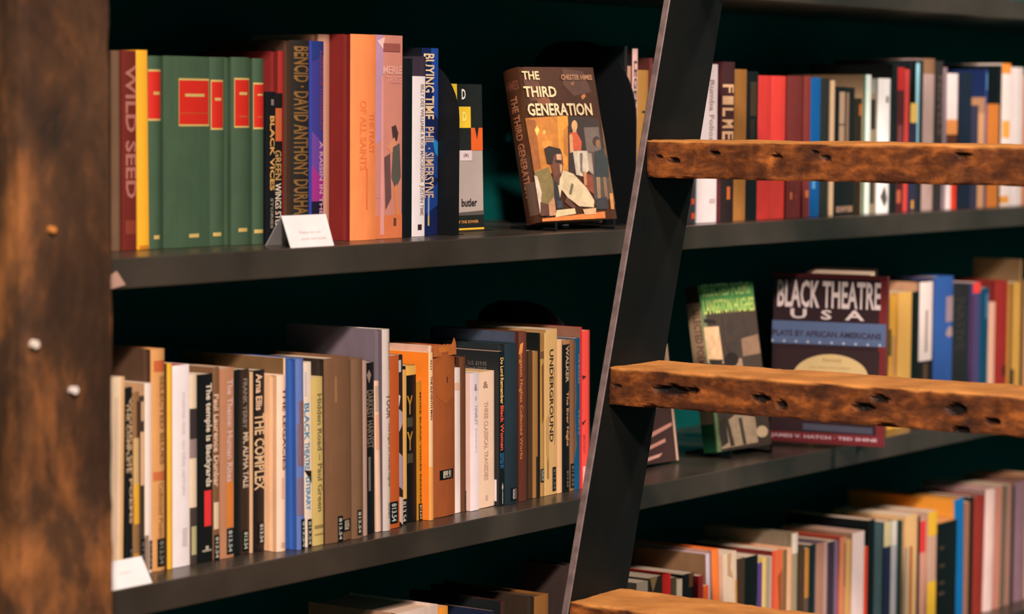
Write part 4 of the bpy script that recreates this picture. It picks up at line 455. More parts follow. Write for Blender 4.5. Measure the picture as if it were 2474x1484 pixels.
('book', 'orange jacketed book, right of the pale lavender hardcover, bottom shelf', 'books standing on the bottom shelf', 1.4085, 0.0432, -0.7246, 0.0203, 0.1838, 0.2434, -0.0658, (252, 118, 44), {'kind': 'h', 'cov': (160, 112, 90), 'pg': (190, 140, 110)}),
('book', 'cream book with torn spine, right of the orange jacketed book, bottom shelf', 'books standing on the bottom shelf', 1.4295, 0.0406, -0.7246, 0.0411, 0.1542, 0.2337, -0.0467, (236, 196, 166), {'kind': 'p', 'S': [['r', 0.85, 0, 1, 0.8, (225, 150, 60)], ['p', [[0.3, 1], [0.6, 1], [0.5, 0.9], [0.7, 0.82], [0.3, 0.85]], (200, 150, 110)]]}),
('book', 'narrow dark brown book, right of the cream book, bottom shelf', 'books standing on the bottom shelf', 1.4714, 0.045, -0.7246, 0.0235, 0.145, 0.2197, 0.0, (70, 48, 36), {'kind': 'p'}),
('book', 'wide black book, right of the narrow dark brown book, bottom shelf', 'books standing on the bottom shelf', 1.4955, 0.045, -0.7246, 0.0401, 0.1443, 0.2187, 0.0, (12, 20, 20), {'kind': 'p', 'S': [['p', [[0.9, 0.7], [0.98, 0.6], [0.9, 0.5], [0.98, 0.4], [0.9, 0.3]], (90, 80, 74)]]}),
('book', 'narrow purple book, right of the wide black book, bottom shelf', 'books standing on the bottom shelf', 1.5362, 0.045, -0.7246, 0.014, 0.1348, 0.2042, 0.0, (96, 64, 124), {'kind': 'p'}),
('book', 'narrow pale yellow book, right of the narrow purple book, bottom shelf', 'books standing on the bottom shelf', 1.5508, 0.045, -0.7246, 0.0127, 0.1394, 0.2113, 0.0, (244, 196, 114), {'kind': 'p'}),
('book', 'narrow cream and grey book, right of the narrow pale yellow book, bottom shelf', 'books standing on the bottom shelf', 1.5641, 0.045, -0.7246, 0.0168, 0.139, 0.2105, 0.0, (224, 184, 160), {'kind': 'p', 'S': [['r', 0, 0, 0.5, 1, (170, 146, 120)]]}),
('paperback_book', 'vermilion paperback, right of the narrow cream book, bottom shelf', 'books standing on the bottom shelf', 1.5816, 0.045, -0.7246, 0.0333, 0.1537, 0.2181, 0.0, (244, 106, 62), {'kind': 'p', 'cov': (96, 26, 24), 'S': [['p', [[0.5, 0.8], [1, 0.85], [1, 0.6], [0.7, 0.55]], (180, 80, 40)], ['p', [[0.4, 0.5], [1, 0.6], [1, 0.45]], (170, 84, 44)], ['r', 0, 0.0, 0.25, 1, (236, 84, 60)]]}),
('hardcover_book', 'peach hardcover with brown edge, right of the vermilion paperback, bottom shelf', 'books standing on the bottom shelf', 1.6154, 0.0422, -0.7246, 0.0302, 0.1429, 0.2165, 0.0, (248, 176, 132), {'kind': 'h', 'S': [['r', 0, 0, 0.3, 1, (130, 94, 60)]]}),
('hardcover_book', 'grey-white hardcover with worn jacket, right of the peach hardcover, bottom shelf', 'books standing on the bottom shelf', 1.6462, 0.045, -0.7246, 0.0237, 0.1693, 0.2386, 0.0, (160, 136, 104), {'kind': 'h', 'cov': (120, 98, 78), 'S': [['r', 0.1, 0.86, 0.9, 1, (228, 200, 180)]], 'pg': (150, 124, 104)}),
('hardcover_book', 'dark brown hardcover, right of the grey-white hardcover, bottom shelf', 'books standing on the bottom shelf', 1.6705, 0.0422, -0.7246, 0.0167, 0.1425, 0.2159, 0.0, (64, 44, 28), {'kind': 'h'}),
('book', 'narrow gold lettered book, right of the dark brown hardcover, bottom shelf', 'books standing on the bottom shelf', 1.6878, 0.045, -0.7246, 0.017, 0.1378, 0.2087, 0.0, (100, 76, 60), {'kind': 'p', 'S': [['r', 0.1, 0.6, 0.9, 1, (196, 124, 50)]]}),
('book', 'narrow dark green book, right of the narrow gold book, bottom shelf', 'books standing on the bottom shelf', 1.7054, 0.045, -0.7246, 0.0192, 0.1401, 0.2122, 0.0, (20, 34, 32), {'kind': 'p'}),
('book', 'rosy tan book, right of the narrow dark green book, bottom shelf', 'books standing on the bottom shelf', 1.7252, 0.043, -0.7246, 0.04, 0.12, 0.2123, 0.0, (178, 122, 98), {'kind': 'p', 'cov': (100, 80, 90), 'S': [['r', 0.6, 0, 0.85, 1, (196, 150, 146)]], 'pg': (110, 80, 90)}),
('book', 'dark violet book with lilac edges, right of the rosy tan book, bottom shelf', 'books standing on the bottom shelf', 1.7658, 0.045, -0.7246, 0.0393, 0.1378, 0.2088, 0.0, (60, 46, 60), {'kind': 'p', 'S': [['r', 0.6, 0, 1, 1, (132, 100, 122)]]}),
('book', 'copper coloured book, right of the dark violet book, bottom shelf', 'books standing on the bottom shelf', 1.8057, 0.0421, -0.7246, 0.022, 0.12, 0.2126, 0.0, (216, 130, 90), {'kind': 'p', 'cov': (180, 60, 40), 'S': [['r', 0.7, 0.6, 0.9, 0.95, (120, 60, 50)]], 'pg': (190, 70, 50)}),
('book', 'narrow mustard book, right of the copper coloured book, bottom shelf', 'books standing on the bottom shelf', 1.8283, 0.045, -0.7246, 0.0224, 0.1351, 0.2047, 0.0, (222, 164, 96), {'kind': 'p'}),
('book', 'broad white-pink book, right of the narrow mustard book, bottom shelf', 'books standing on the bottom shelf', 1.8513, 0.0429, -0.7246, 0.0433, 0.1415, 0.2141, 0.0, (246, 208, 198), {'kind': 'p', 'cov': (180, 130, 105), 'pg': (215, 160, 135)}),
('book', 'narrow scarlet book, right of the broad white-pink book, bottom shelf', 'books standing on the bottom shelf', 1.8952, 0.045, -0.7246, 0.0169, 0.1218, 0.1846, 0.0, (236, 70, 38), {'kind': 'p'}),
('book', 'narrow black book with light top edge, right of the narrow scarlet book, bottom shelf', 'books standing on the bottom shelf', 1.9127, 0.045, -0.7246, 0.0237, 0.1631, 0.2292, 0.0, (16, 22, 22), {'kind': 'p', 'cov': (10, 18, 20)}),
('book', 'slate green book, right of the narrow black book, bottom shelf', 'books standing on the bottom shelf', 1.937, 0.045, -0.7246, 0.0332, 0.1442, 0.2184, 0.0, (62, 82, 84), {'kind': 'h', 'cov': (30, 40, 40)}),
('book', 'navy book with cream upper panel, right of the slate green book, bottom shelf', 'books standing on the bottom shelf', 1.9708, 0.045, -0.7246, 0.0273, 0.1446, 0.2191, 0.0, (34, 38, 62), {'kind': 'p', 'S': [['r', 0, 0.8, 1, 1, (214, 188, 140)]]}),
('book', 'light grey book, right of the navy book, bottom shelf', 'books standing on the bottom shelf', 1.9988, 0.045, -0.7246, 0.0213, 0.2169, 0.2177, 0.0, (182, 168, 168), {'kind': 'p', 'cov': (190, 120, 50), 'S': [['r', 0.1, 0.8, 0.9, 1, (228, 206, 190)]], 'pg': (196, 118, 48)}),
('hardcover_book', 'narrow dark green hardcover, right of the light grey book, bottom shelf', 'books standing on the bottom shelf', 2.0207, 0.045, -0.7246, 0.0246, 0.1408, 0.2133, 0.0, (26, 48, 42), {'kind': 'h'}),
('paperback_book', 'tan paperback with rust stripe, right of the narrow dark green book, bottom shelf', 'books standing on the bottom shelf', 2.0459, 0.042, -0.7246, 0.0463, 0.1456, 0.2206, 0.0, (238, 178, 118), {'kind': 'p', 'S': [['r', 0.35, 0, 0.55, 0.75, (170, 84, 44)], ['r', 0.0, 0, 0.2, 0.75, (170, 150, 130)]]}),
('book', 'narrow black book beside a pink one, right of the tan paperback, bottom shelf', 'books standing on the bottom shelf', 2.0929, 0.045, -0.7246, 0.0165, 0.1412, 0.2139, 0.0, (22, 20, 20), {'kind': 'p'}),
('book', 'thin pink book with red top, right of the narrow black book, bottom shelf', 'books standing on the bottom shelf', 2.11, 0.045, -0.7246, 0.0205, 0.1349, 0.2045, 0.0, (222, 150, 128), {'kind': 'p', 'S': [['r', 0, 0.72, 1, 1, (232, 54, 50)]]}),
('paperback_book', 'yellow and pink paperback, right of the thin pink book, bottom shelf', 'books standing on the bottom shelf', 2.1311, 0.0404, -0.7246, 0.0345, 0.12, 0.2182, 0.0, (212, 160, 136), {'kind': 'p', 'S': [['r', 0, 0.8, 1, 1, (246, 180, 50)], ['r', 0, 0, 1, 0.42, (248, 186, 54)]]}),
('book', 'broad black book with faint marks, right of the yellow book, bottom shelf', 'books standing on the bottom shelf', 2.1662, 0.0382, -0.7246, 0.077, 0.1278, 0.1936, 0.0, (14, 20, 20), {'kind': 'p', 'S': [['r', 0.1, 0.75, 0.3, 0.78, (70, 54, 40)], ['r', 0.1, 0.58, 0.35, 0.61, (70, 54, 40)], ['r', 0.1, 0.42, 0.35, 0.45, (70, 54, 40)], ['r', 0.05, 0.32, 0.35, 0.35, (80, 60, 46)]], 'pg': (236, 150, 90)}),
('book', 'tall bright blue book, right of the broad black book, bottom shelf', 'books standing on the bottom shelf', 2.2493, 0.045, -0.7246, 0.0402, 0.218, 0.2272, -0.0277, (0, 110, 170), {'kind': 'p', 'cov': (205, 130, 45), 'pg': (205, 130, 45)}),
('book', 'narrow copper brown book, right of the tall bright blue book, bottom shelf', 'books standing on the bottom shelf', 2.2903, 0.045, -0.7246, 0.0182, 0.1437, 0.2177, 0.0, (170, 108, 76), {'kind': 'p'}),
('hardcover_book', 'tall black hardcover with slanting top, right of the narrow copper brown book, bottom shelf', 'books standing on the bottom shelf', 2.309, 0.045, -0.7246, 0.0167, 0.0971, 0.2257, 0.0, (20, 22, 22), {'kind': 'p', 'cov': (12, 18, 18)}),
('hardcover_book', 'dark red leaning hardcover, right of the tall black hardcover, bottom shelf', 'books standing on the bottom shelf', 2.3266, 0.045, -0.7246, 0.0465, 0.146, 0.2212, 0.0178, (150, 42, 30), {'kind': 'h'}),
('hardcover_book', 'pale pink leaning hardcover, right of the dark red leaning book, bottom shelf', 'books standing on the bottom shelf', 2.3738, 0.045, -0.7246, 0.0418, 0.137, 0.2295, 0.0233, (242, 196, 184), {'kind': 'h', 'cov': (150, 110, 104), 'pg': (200, 150, 140)}),
('book', 'salmon leaning book, right of the pale pink leaning book, bottom shelf', 'books standing on the bottom shelf', 2.4183, 0.045, -0.7246, 0.0261, 0.1531, 0.232, 0.0152, (206, 128, 108), {'kind': 'p'}),
('book', 'grey-green leaning book, right of the salmon leaning book, bottom shelf', 'books standing on the bottom shelf', 2.4452, 0.045, -0.7246, 0.0173, 0.1525, 0.231, 0.0155, (104, 92, 72), {'kind': 'p'}),
('book', 'rosy leaning book, right of the grey-green leaning book, bottom shelf', 'books standing on the bottom shelf', 2.4651, 0.045, -0.7246, 0.0229, 0.1521, 0.2305, 0.0078, (176, 120, 104), {'kind': 'p'}),
('book', 'narrow dark leaning book, right of the rosy leaning book, bottom shelf', 'books standing on the bottom shelf', 2.4905, 0.045, -0.7246, 0.0123, 0.1497, 0.2269, 0.0007, (36, 34, 34), {'kind': 'p'}),
('hardcover_book', 'mauve leaning hardcover, right of the narrow dark leaning book, bottom shelf', 'books standing on the bottom shelf', 2.5035, 0.045, -0.7246, 0.0511, 0.1214, 0.2295, 0.0075, (150, 108, 116), {'kind': 'h', 'cov': (160, 110, 85), 'pg': (170, 110, 80)}),
('book', 'cream book at the lower right frame edge, right of the mauve leaning hardcover, bottom shelf', 'books standing on the bottom shelf', 2.5577, 0.045, -0.7246, 0.0611, 0.1338, 0.2362, -0.0021, (230, 180, 140), {'kind': 'h', 'cov': (160, 110, 80), 'pg': (180, 115, 80)})]
for bk in TITLES:
    (name, label, group, x0, y, z, w, dep, h, lean, rgb, o) = bk
    root = empty(name, (x0, y, z))
    if lean:
        # leaning: pivot on the lower corner it rests on
        root.rotation_euler = (0, lean, 0)
        root.location.z = z + (abs(math.sin(lean)) * w if lean > 0 else 0.0)
    tag(root, label, 'book', group)
    make_book(root, w, dep, h, rgb, **o)
    if 'torn top' in label:
        g = Geo(); n = 14; m = mat((190, 98, 44), 'cloth')
        top = [(w * i / n, h + .002 + .004 * random.random() + (.006 if i == n - 1 else 0)) for i in range(n + 1)]
        for (xa, za), (xb, zb2) in zip(top, top[1:]):
            for yy in (.0002, .0012): g.face([(xa, yy, h - .012), (xb, yy, h - .012), (xb, yy + .0006, zb2), (xa, yy + .0006, za)], m)
        oo = g.build('frayed_cloth', root); oo['label'] = 'frayed lighter edge of torn book cloth'

FACES = {'third': {'loc': [0.9405, 0.0915, 0.0406], 'R': [[-0.2109, 0.9767, 0.0402], [-0.9506, -0.2145, 0.2246], [0.228, 0.0092, 0.9736]], 'w': 0.0333, 'D': 0.1517, 'H': 0.2259, 'A': [['p', [[0.054, 0.924], [0.242, 0.946], [0.282, 0.79], [0.112, 0.776]], (92, 50, 30)], ['p', [[0.589, 0.99], [0.855, 0.974], [0.93, 0.838], [0.68, 0.81], [0.569, 0.885]], (84, 46, 28)], ['p', [[0.777, 0.809], [0.829, 0.827], [0.845, 0.809], [0.792, 0.786]], (190, 105, 50)], ['p', [[0.192, 0.79], [0.349, 0.812], [0.375, 0.752], [0.208, 0.746]], (120, 66, 36)], ['p', [[0.662, 0.892], [0.721, 0.911], [0.702, 0.877]], (150, 90, 60)], ['p', [[0.009, 0.666], [0.563, 0.683], [0.458, 0.318], [0.019, 0.296]], (190, 112, 36)], ['p', [[0.017, 0.666], [0.132, 0.65], [0.107, 0.339], [0.013, 0.325]], (150, 80, 30)], ['p', [[0.426, 0.677], [0.561, 0.679], [0.548, 0.616], [0.471, 0.587], [0.438, 0.438], [0.472, 0.408], [0.453, 0.326], [0.344, 0.335]], (226, 140, 46)], ['p', [[0.105, 0.591], [0.145, 0.62], [0.165, 0.59], [0.122, 0.55]], (235, 180, 80)], ['p', [[0.21, 0.59], [0.246, 0.585], [0.23, 0.56], [0.201, 0.564]], (225, 165, 75)], ['p', [[0.164, 0.516], [0.3, 0.522], [0.303, 0.484], [0.179, 0.471]], (205, 125, 45)], ['p', [[0.568, 0.676], [0.815, 0.673], [0.959, 0.657], [0.983, 0.461], [0.735, 0.434], [0.478, 0.288], [0.455, 0.318]], (46, 28, 20)], ['p', [[0.746, 0.603], [0.942, 0.604], [0.938, 0.461], [0.824, 0.433], [0.735, 0.434]], (112, 90, 78)], ['p', [[0.735, 0.434], [0.983, 0.461], [0.996, 0.143], [0.74, 0.088]], (78, 62, 52)], ['p', [[0.987, 0.672], [1.013, 0.551], [1.01, 0.098], [0.971, 0.069], [0.973, 0.431]], (112, 72, 38)], ['p', [[0.666, 0.615], [0.659, 0.601], [0.646, 0.589], [0.631, 0.582], [0.615, 0.579], [0.602, 0.582], [0.591, 0.59], [0.587, 0.602], [0.588, 0.615], [0.596, 0.629], [0.608, 0.641], [0.623, 0.648], [0.639, 0.651], [0.653, 0.648], [0.663, 0.64], [0.668, 0.628]], (226, 160, 104)], ['p', [[0.6, 0.593], [0.643, 0.585], [0.637, 0.555], [0.581, 0.556]], (215, 150, 100)], ['p', [[0.547, 0.567], [0.639, 0.574], [0.688, 0.509], [0.663, 0.45], [0.554, 0.453]], (206, 82, 42)], ['p', [[0.539, 0.556], [0.581, 0.556], [0.559, 0.444], [0.512, 0.437]], (222, 150, 100)], ['p', [[0.553, 0.45], [0.74, 0.449], [0.785, 0.358], [0.71, 0.314], [0.625, 0.282], [0.547, 0.294]], (204, 178, 152)], ['p', [[0.638, 0.435], [0.676, 0.435], [0.631, 0.3], [0.607, 0.316]], (120, 96, 80)], ['p', [[0.735, 0.434], [0.794, 0.433], [0.777, 0.291], [0.725, 0.314]], (170, 140, 118)], ['p', [[0.636, 0.315], [0.76, 0.283], [0.743, 0.163], [0.632, 0.211]], (142, 62, 36)], ['p', [[0.651, 0.315], [0.686, 0.307], [0.666, 0.225], [0.629, 0.226]], (200, 130, 80)], ['p', [[0.931, 0.51], [0.923, 0.498], [0.909, 0.487], [0.891, 0.48], [0.872, 0.478], [0.855, 0.481], [0.842, 0.488], [0.835, 0.499], [0.836, 0.511], [0.843, 0.524], [0.857, 0.535], [0.875, 0.542], [0.894, 0.544], [0.912, 0.541], [0.925, 0.534], [0.932, 0.523]], (60, 38, 26)], ['p', [[0.927, 0.495], [0.922, 0.485], [0.912, 0.476], [0.901, 0.471], [0.889, 0.469], [0.878, 0.471], [0.87, 0.477], [0.867, 0.486], [0.868, 0.496], [0.873, 0.506], [0.883, 0.515], [0.895, 0.521], [0.907, 0.523], [0.917, 0.52], [0.925, 0.514], [0.929, 0.506]], (150, 100, 62)], ['p', [[0.839, 0.44], [0.952, 0.457], [1.002, 0.385], [0.972, 0.272], [0.794, 0.275]], (40, 48, 46)], ['p', [[0.802, 0.275], [0.854, 0.274], [0.821, 0.132], [0.775, 0.125]], (150, 112, 80)], ['p', [[0.891, 0.274], [0.935, 0.273], [0.917, 0.13], [0.873, 0.131]], (130, 92, 66)], ['p', [[0.944, 0.167], [0.989, 0.166], [0.976, 0.061], [0.932, 0.062]], (205, 130, 70)], ['p', [[0.755, 0.133], [0.907, 0.145], [0.895, 0.063], [0.748, 0.066]], (50, 44, 46)], ['p', [[0.02, 0.018], [0.846, 0.049], [0.839, 0.005], [0.015, -0.0]], (232, 122, 52)], ['p', [[0.011, 0.318], [0.2, 0.348], [0.237, 0.255], [0.205, 0.077], [0.044, 0.117], [-0.004, 0.222]], (124, 100, 54)], ['p', [[0.387, 0.327], [0.512, 0.299], [0.659, 0.203], [0.729, 0.122], [0.707, 0.078], [0.518, 0.089], [0.388, 0.148], [0.324, 0.201], [0.239, 0.076], [0.237, 0.195]], (222, 186, 144)], ['p', [[0.464, 0.243], [0.489, 0.228], [0.437, 0.162], [0.41, 0.17]], (120, 100, 66)], ['p', [[0.376, 0.156], [0.472, 0.086], [0.438, 0.072], [0.334, 0.119]], (96, 52, 34)], ['p', [[-0.04, 0.297], [0.039, 0.288], [0.062, 0.184], [0.014, 0.081], [-0.133, 0.047], [-0.129, 0.18]], (206, 170, 146)], ['p', [[0.025, 0.125], [0.123, 0.108], [0.115, 0.035], [0.004, 0.037]], (84, 46, 32)], ['p', [[0.236, 0.322], [0.339, 0.309], [0.302, 0.228], [0.238, 0.236]], (92, 50, 32)], ['p', [[0.235, 0.262], [0.283, 0.247], [0.286, 0.142], [0.22, 0.077], [0.212, 0.144]], (36, 32, 36)], ['p', [[0.241, 0.128], [0.307, 0.127], [0.3, 0.083], [0.232, 0.077]], (56, 58, 70)], ['p', [[0.276, 0.448], [0.398, 0.446], [0.399, 0.364], [0.35, 0.298], [0.255, 0.288], [0.232, 0.366]], (106, 56, 36)], ['p', [[0.324, 0.432], [0.389, 0.427], [0.38, 0.39], [0.322, 0.395]], (214, 156, 118)], ['p', [[0.347, 0.365], [0.383, 0.36], [0.351, 0.301], [0.34, 0.32]], (206, 150, 112)], ['p', [[0.181, 0.467], [0.243, 0.484], [0.386, 0.465], [0.396, 0.438], [0.291, 0.424], [0.252, 0.362], [0.19, 0.374]], (42, 24, 18)], ['p', [[0.296, 0.391], [0.379, 0.387], [0.368, 0.372], [0.295, 0.377]], (34, 20, 16)], ['p', [[0.124, 0.112], [0.205, 0.155], [0.209, 0.099], [0.201, 0.036], [0.114, 0.033]], (196, 132, 92)], ['p', [[0.218, 0.069], [0.454, 0.076], [0.458, 0.041], [0.185, 0.024]], (236, 196, 146)], ['p', [[0.556, 0.068], [0.735, 0.074], [0.715, 0.035], [0.573, 0.031]], (222, 166, 120)], ['t', 'THE', 0.044, 0.915, 0.261, 0.97, (238, 196, 146), 'h'], ['t', 'THIRD', 0.034, 0.802, 0.451, 0.871, (238, 196, 146), 'h'], ['t', 'GENERATION', 0.046, 0.68, 0.884, 0.761, (240, 198, 150), 'h'], ['t', 'CHESTER HIMES', 0.545, 0.915, 0.952, 0.949, (196, 132, 92), 'h']], 'S': [['t', 'THE THIRD GENERATION', 0.3, 0.17, 0.72, 0.82, (176, 108, 76), 'd'], ['t', 'HIMES', 0.15, 0.86, 0.9, 0.92, (120, 66, 48), 'h'], ['r', 0.4, 0.05, 0.95, 0.26, (104, 74, 58)]]}, 'hughes': {'loc': [1.4614, 0.1056, -0.339], 'R': [[-0.1244, 0.9921, 0.0174], [-0.9791, -0.1255, 0.16], [0.1609, 0.0029, 0.987]], 'w': 0.0298, 'D': 0.1401, 'H': 0.2671, 'A': [['p', [[0.0, 1.0], [1.0, 1.0], [0.975, 0.832], [-0.01, 0.847]], (78, 136, 68)], ['p', [[-0.01, 0.847], [0.065, 0.846], [0.062, 0.0], [0.0, -0.0]], (110, 120, 80)], ['p', [[-0.015, 0.749], [0.27, 0.747], [0.287, 0.524], [-0.024, 0.535]], (232, 178, 132)], ['p', [[0.018, 0.799], [0.224, 0.788], [0.23, 0.763], [0.015, 0.775]], (40, 32, 28)], ['p', [[0.358, 0.827], [0.717, 0.826], [0.84, 0.654], [0.495, 0.528], [0.349, 0.631]], (66, 52, 44)], ['p', [[0.661, 0.66], [0.984, 0.679], [0.99, 0.56], [0.654, 0.552]], (146, 108, 84)], ['p', [[0.382, 0.208], [0.741, 0.184], [0.753, 0.025], [0.067, 0.015], [0.052, 0.143]], (196, 156, 124)], ['p', [[0.191, 0.186], [0.251, 0.184], [0.316, 0.024], [0.239, 0.022]], (70, 56, 46)], ['p', [[0.435, 0.186], [0.496, 0.184], [0.532, 0.025], [0.469, 0.022]], (80, 64, 52)], ['p', [[0.02, 0.555], [0.289, 0.545], [0.25, 0.522], [0.041, 0.529]], (50, 40, 34)], ['p', [[0.405, 0.531], [0.621, 0.543], [0.667, 0.325], [0.306, 0.338]], (170, 130, 104)], ['p', [[0.564, 0.535], [0.548, 0.519], [0.516, 0.506], [0.472, 0.498], [0.423, 0.496], [0.376, 0.501], [0.339, 0.512], [0.316, 0.527], [0.313, 0.544], [0.328, 0.561], [0.36, 0.574], [0.404, 0.582], [0.453, 0.584], [0.5, 0.579], [0.538, 0.568], [0.56, 0.552]], (38, 30, 26)], ['p', [[0.954, 0.081], [0.941, 0.068], [0.913, 0.058], [0.875, 0.051], [0.833, 0.051], [0.792, 0.055], [0.759, 0.064], [0.74, 0.076], [0.736, 0.09], [0.749, 0.103], [0.776, 0.114], [0.814, 0.12], [0.857, 0.121], [0.898, 0.116], [0.93, 0.107], [0.95, 0.095]], (232, 186, 146)], ['p', [[0.052, 0.143], [0.198, 0.205], [0.202, 0.048], [0.071, 0.024]], (60, 48, 40)], ['t', 'SELECTED POEMS', 0.029, 0.929, 0.919, 1.005, (186, 206, 116), 'h'], ['t', 'LANGSTON HUGHES', 0.031, 0.823, 0.976, 0.91, (196, 204, 104), 'h']], 'S': [['r', 0, 0, 1, 0.17, (34, 92, 56)], ['r', 0, 0.17, 1, 0.9, (190, 150, 116)], ['t', 'SELECTED POEMS', 0.35, 0.5, 0.85, 0.86, (120, 76, 60), 'd'], ['r', 0.9, 0, 1, 1, (150, 170, 110)]]}, 'theatre': {'loc': [1.6862, 0.1099, -0.3388], 'R': [[-0.9814, 0.1897, 0.0304], [-0.1896, -0.9819, 0.0049], [0.0308, -0.001, 0.9995]], 'w': 0.0122, 'D': 0.1956, 'H': 0.2794, 'A': [['p', [[0.938, 0.999], [1.0, 1.0], [1.003, 0.0], [0.934, -0.001]], (128, 40, 40)], ['p', [[0.0, 1.0], [1.0, 1.0], [0.999, 0.976], [0.0, 0.981]], (110, 36, 38)], ['p', [[-0.028, 0.718], [1.004, 0.72], [1.005, 0.586], [-0.022, 0.584]], (98, 110, 144)], ['p', [[0.017, 0.599], [0.014, 0.594], [0.006, 0.591], [-0.002, 0.593], [-0.006, 0.599], [-0.002, 0.604], [0.006, 0.607], [0.014, 0.605]], (206, 196, 208)], ['p', [[0.122, 0.599], [0.119, 0.594], [0.111, 0.591], [0.103, 0.593], [0.099, 0.599], [0.102, 0.604], [0.11, 0.607], [0.118, 0.604]], (206, 196, 208)], ['p', [[0.227, 0.599], [0.223, 0.593], [0.216, 0.591], [0.207, 0.593], [0.204, 0.598], [0.207, 0.604], [0.215, 0.606], [0.223, 0.604]], (206, 196, 208)], ['p', [[0.331, 0.598], [0.328, 0.593], [0.32, 0.59], [0.312, 0.592], [0.309, 0.598], [0.312, 0.603], [0.32, 0.606], [0.328, 0.604]], (206, 196, 208)], ['p', [[0.436, 0.598], [0.433, 0.592], [0.425, 0.59], [0.417, 0.592], [0.414, 0.597], [0.417, 0.603], [0.425, 0.605], [0.433, 0.603]], (206, 196, 208)], ['p', [[0.541, 0.598], [0.538, 0.592], [0.53, 0.59], [0.522, 0.592], [0.519, 0.597], [0.522, 0.603], [0.53, 0.605], [0.538, 0.603]], (206, 196, 208)], ['p', [[0.646, 0.597], [0.643, 0.592], [0.635, 0.589], [0.627, 0.591], [0.623, 0.597], [0.626, 0.602], [0.634, 0.605], [0.642, 0.603]], (206, 196, 208)], ['p', [[0.751, 0.597], [0.748, 0.591], [0.74, 0.589], [0.732, 0.591], [0.728, 0.596], [0.731, 0.602], [0.739, 0.604], [0.747, 0.602]], (206, 196, 208)], ['p', [[0.856, 0.597], [0.853, 0.591], [0.845, 0.589], [0.837, 0.591], [0.833, 0.596], [0.836, 0.601], [0.844, 0.604], [0.852, 0.602]], (206, 196, 208)], ['p', [[0.961, 0.596], [0.958, 0.591], [0.95, 0.588], [0.942, 0.59], [0.938, 0.596], [0.941, 0.601], [0.949, 0.604], [0.957, 0.601]], (206, 196, 208)], ['p', [[0.042, 0.554], [0.95, 0.558], [0.943, 0.216], [0.033, 0.205]], (58, 36, 38)], ['p', [[0.855, 0.403], [0.852, 0.382], [0.841, 0.361], [0.823, 0.341], [0.796, 0.322], [0.763, 0.305], [0.724, 0.29], [0.68, 0.278], [0.632, 0.268], [0.582, 0.261], [0.529, 0.258], [0.477, 0.258], [0.426, 0.261], [0.377, 0.268], [0.332, 0.278], [0.292, 0.29], [0.258, 0.306], [0.23, 0.323], [0.209, 0.342], [0.197, 0.363], [0.192, 0.384], [0.196, 0.406], [0.207, 0.427], [0.227, 0.448], [0.253, 0.467], [0.287, 0.484], [0.325, 0.499], [0.369, 0.511], [0.417, 0.521], [0.467, 0.527], [0.518, 0.53], [0.57, 0.53], [0.62, 0.526], [0.669, 0.519], [0.713, 0.509], [0.753, 0.496], [0.788, 0.481], [0.816, 0.464], [0.837, 0.445], [0.85, 0.424]], (244, 198, 136)], ['p', [[0.296, 0.115], [0.906, 0.109], [0.908, 0.072], [0.297, 0.077]], (82, 78, 92)], ['p', [[0.003, 0.06], [0.999, 0.066], [0.997, -0.0], [0.001, -0.002]], (132, 42, 46)], ['t', 'BLACK THEATRE', 0.042, 0.8, 0.947, 0.962, (250, 216, 208), 'h'], ['t', 'U', 0.161, 0.735, 0.303, 0.792, (248, 214, 206), 'h'], ['t', 'S', 0.431, 0.734, 0.524, 0.79, (248, 214, 206), 'h'], ['t', 'A', 0.641, 0.735, 0.81, 0.794, (248, 214, 206), 'h'], ['t', 'PLAYS BY AFRICAN AMERICANS', 0.005, 0.629, 0.96, 0.665, (64, 46, 66), 'h'], ['t', 'Revised', 0.455, 0.487, 0.616, 0.507, (206, 160, 104), 'h'], ['t', 'and expanded edition', 0.343, 0.443, 0.707, 0.458, (210, 165, 108), 'h'], ['t', 'JAMES V. HATCH · TED SHINE', 0.014, 0.022, 0.948, 0.047, (240, 196, 200), 'h']], 'S': [['r', 0, 0, 1, 0.08, (120, 40, 44)]]}, 'partial': {'loc': [1.2515, 0.1122, -0.3396], 'R': [[0.0539, 0.9983, 0.0231], [-0.988, 0.05, 0.1459], [0.1444, -0.0307, 0.989]], 'w': 0.0188, 'D': 0.126, 'H': 0.1836, 'A': [['p', [[0, 0], [1, 0], [1, 0.5], [0, 0.42]], (64, 38, 34)], ['p', [[0.2, 0.2], [0.9, 0.3], [0.9, 0.33], [0.2, 0.24]], (200, 130, 110)], ['p', [[0.1, 0.1], [0.7, 0.17], [0.7, 0.2], [0.1, 0.13]], (200, 130, 110)], ['p', [[0.1, 0.02], [0.5, 0.05], [0.6, 0.08], [0.1, 0.05]], (215, 150, 130)], ['p', [[0.93, 0.0], [0.98, 0], [0.98, 1], [0.93, 1]], (206, 160, 134)]], 'S': []}}
def place_face(key, name, label, rgb, lean_kind='p', **kw):
    d = FACES[key]; root = empty(name)
    R = d['R']; M = Matrix(((R[0][0], R[0][1], R[0][2], d['loc'][0]), (R[1][0], R[1][1], R[1][2], d['loc'][1]), (R[2][0], R[2][1], R[2][2], d['loc'][2]), (0, 0, 0, 1)))
    root.matrix_world = M; root['fm'] = 0; del root['fm']
    tag(root, label, 'book')
    make_book(root, d['w'], d['D'], d['H'], rgb, lean_kind, S=d.get('S', ()), A=d.get('A', ()), surf='gloss' if key in ('third',) else 'paper', **kw)
    return root, M, d
third, MT, dT = place_face('third', 'displayed_book', 'THE THIRD GENERATION novel displayed face out on the upper shelf', (78, 44, 28), 'h', paint_kind='art')
hughes, MH, dH = place_face('hughes', 'displayed_book', 'green and grey SELECTED POEMS book displayed face out on the middle shelf', (74, 58, 48), paint_kind='art')
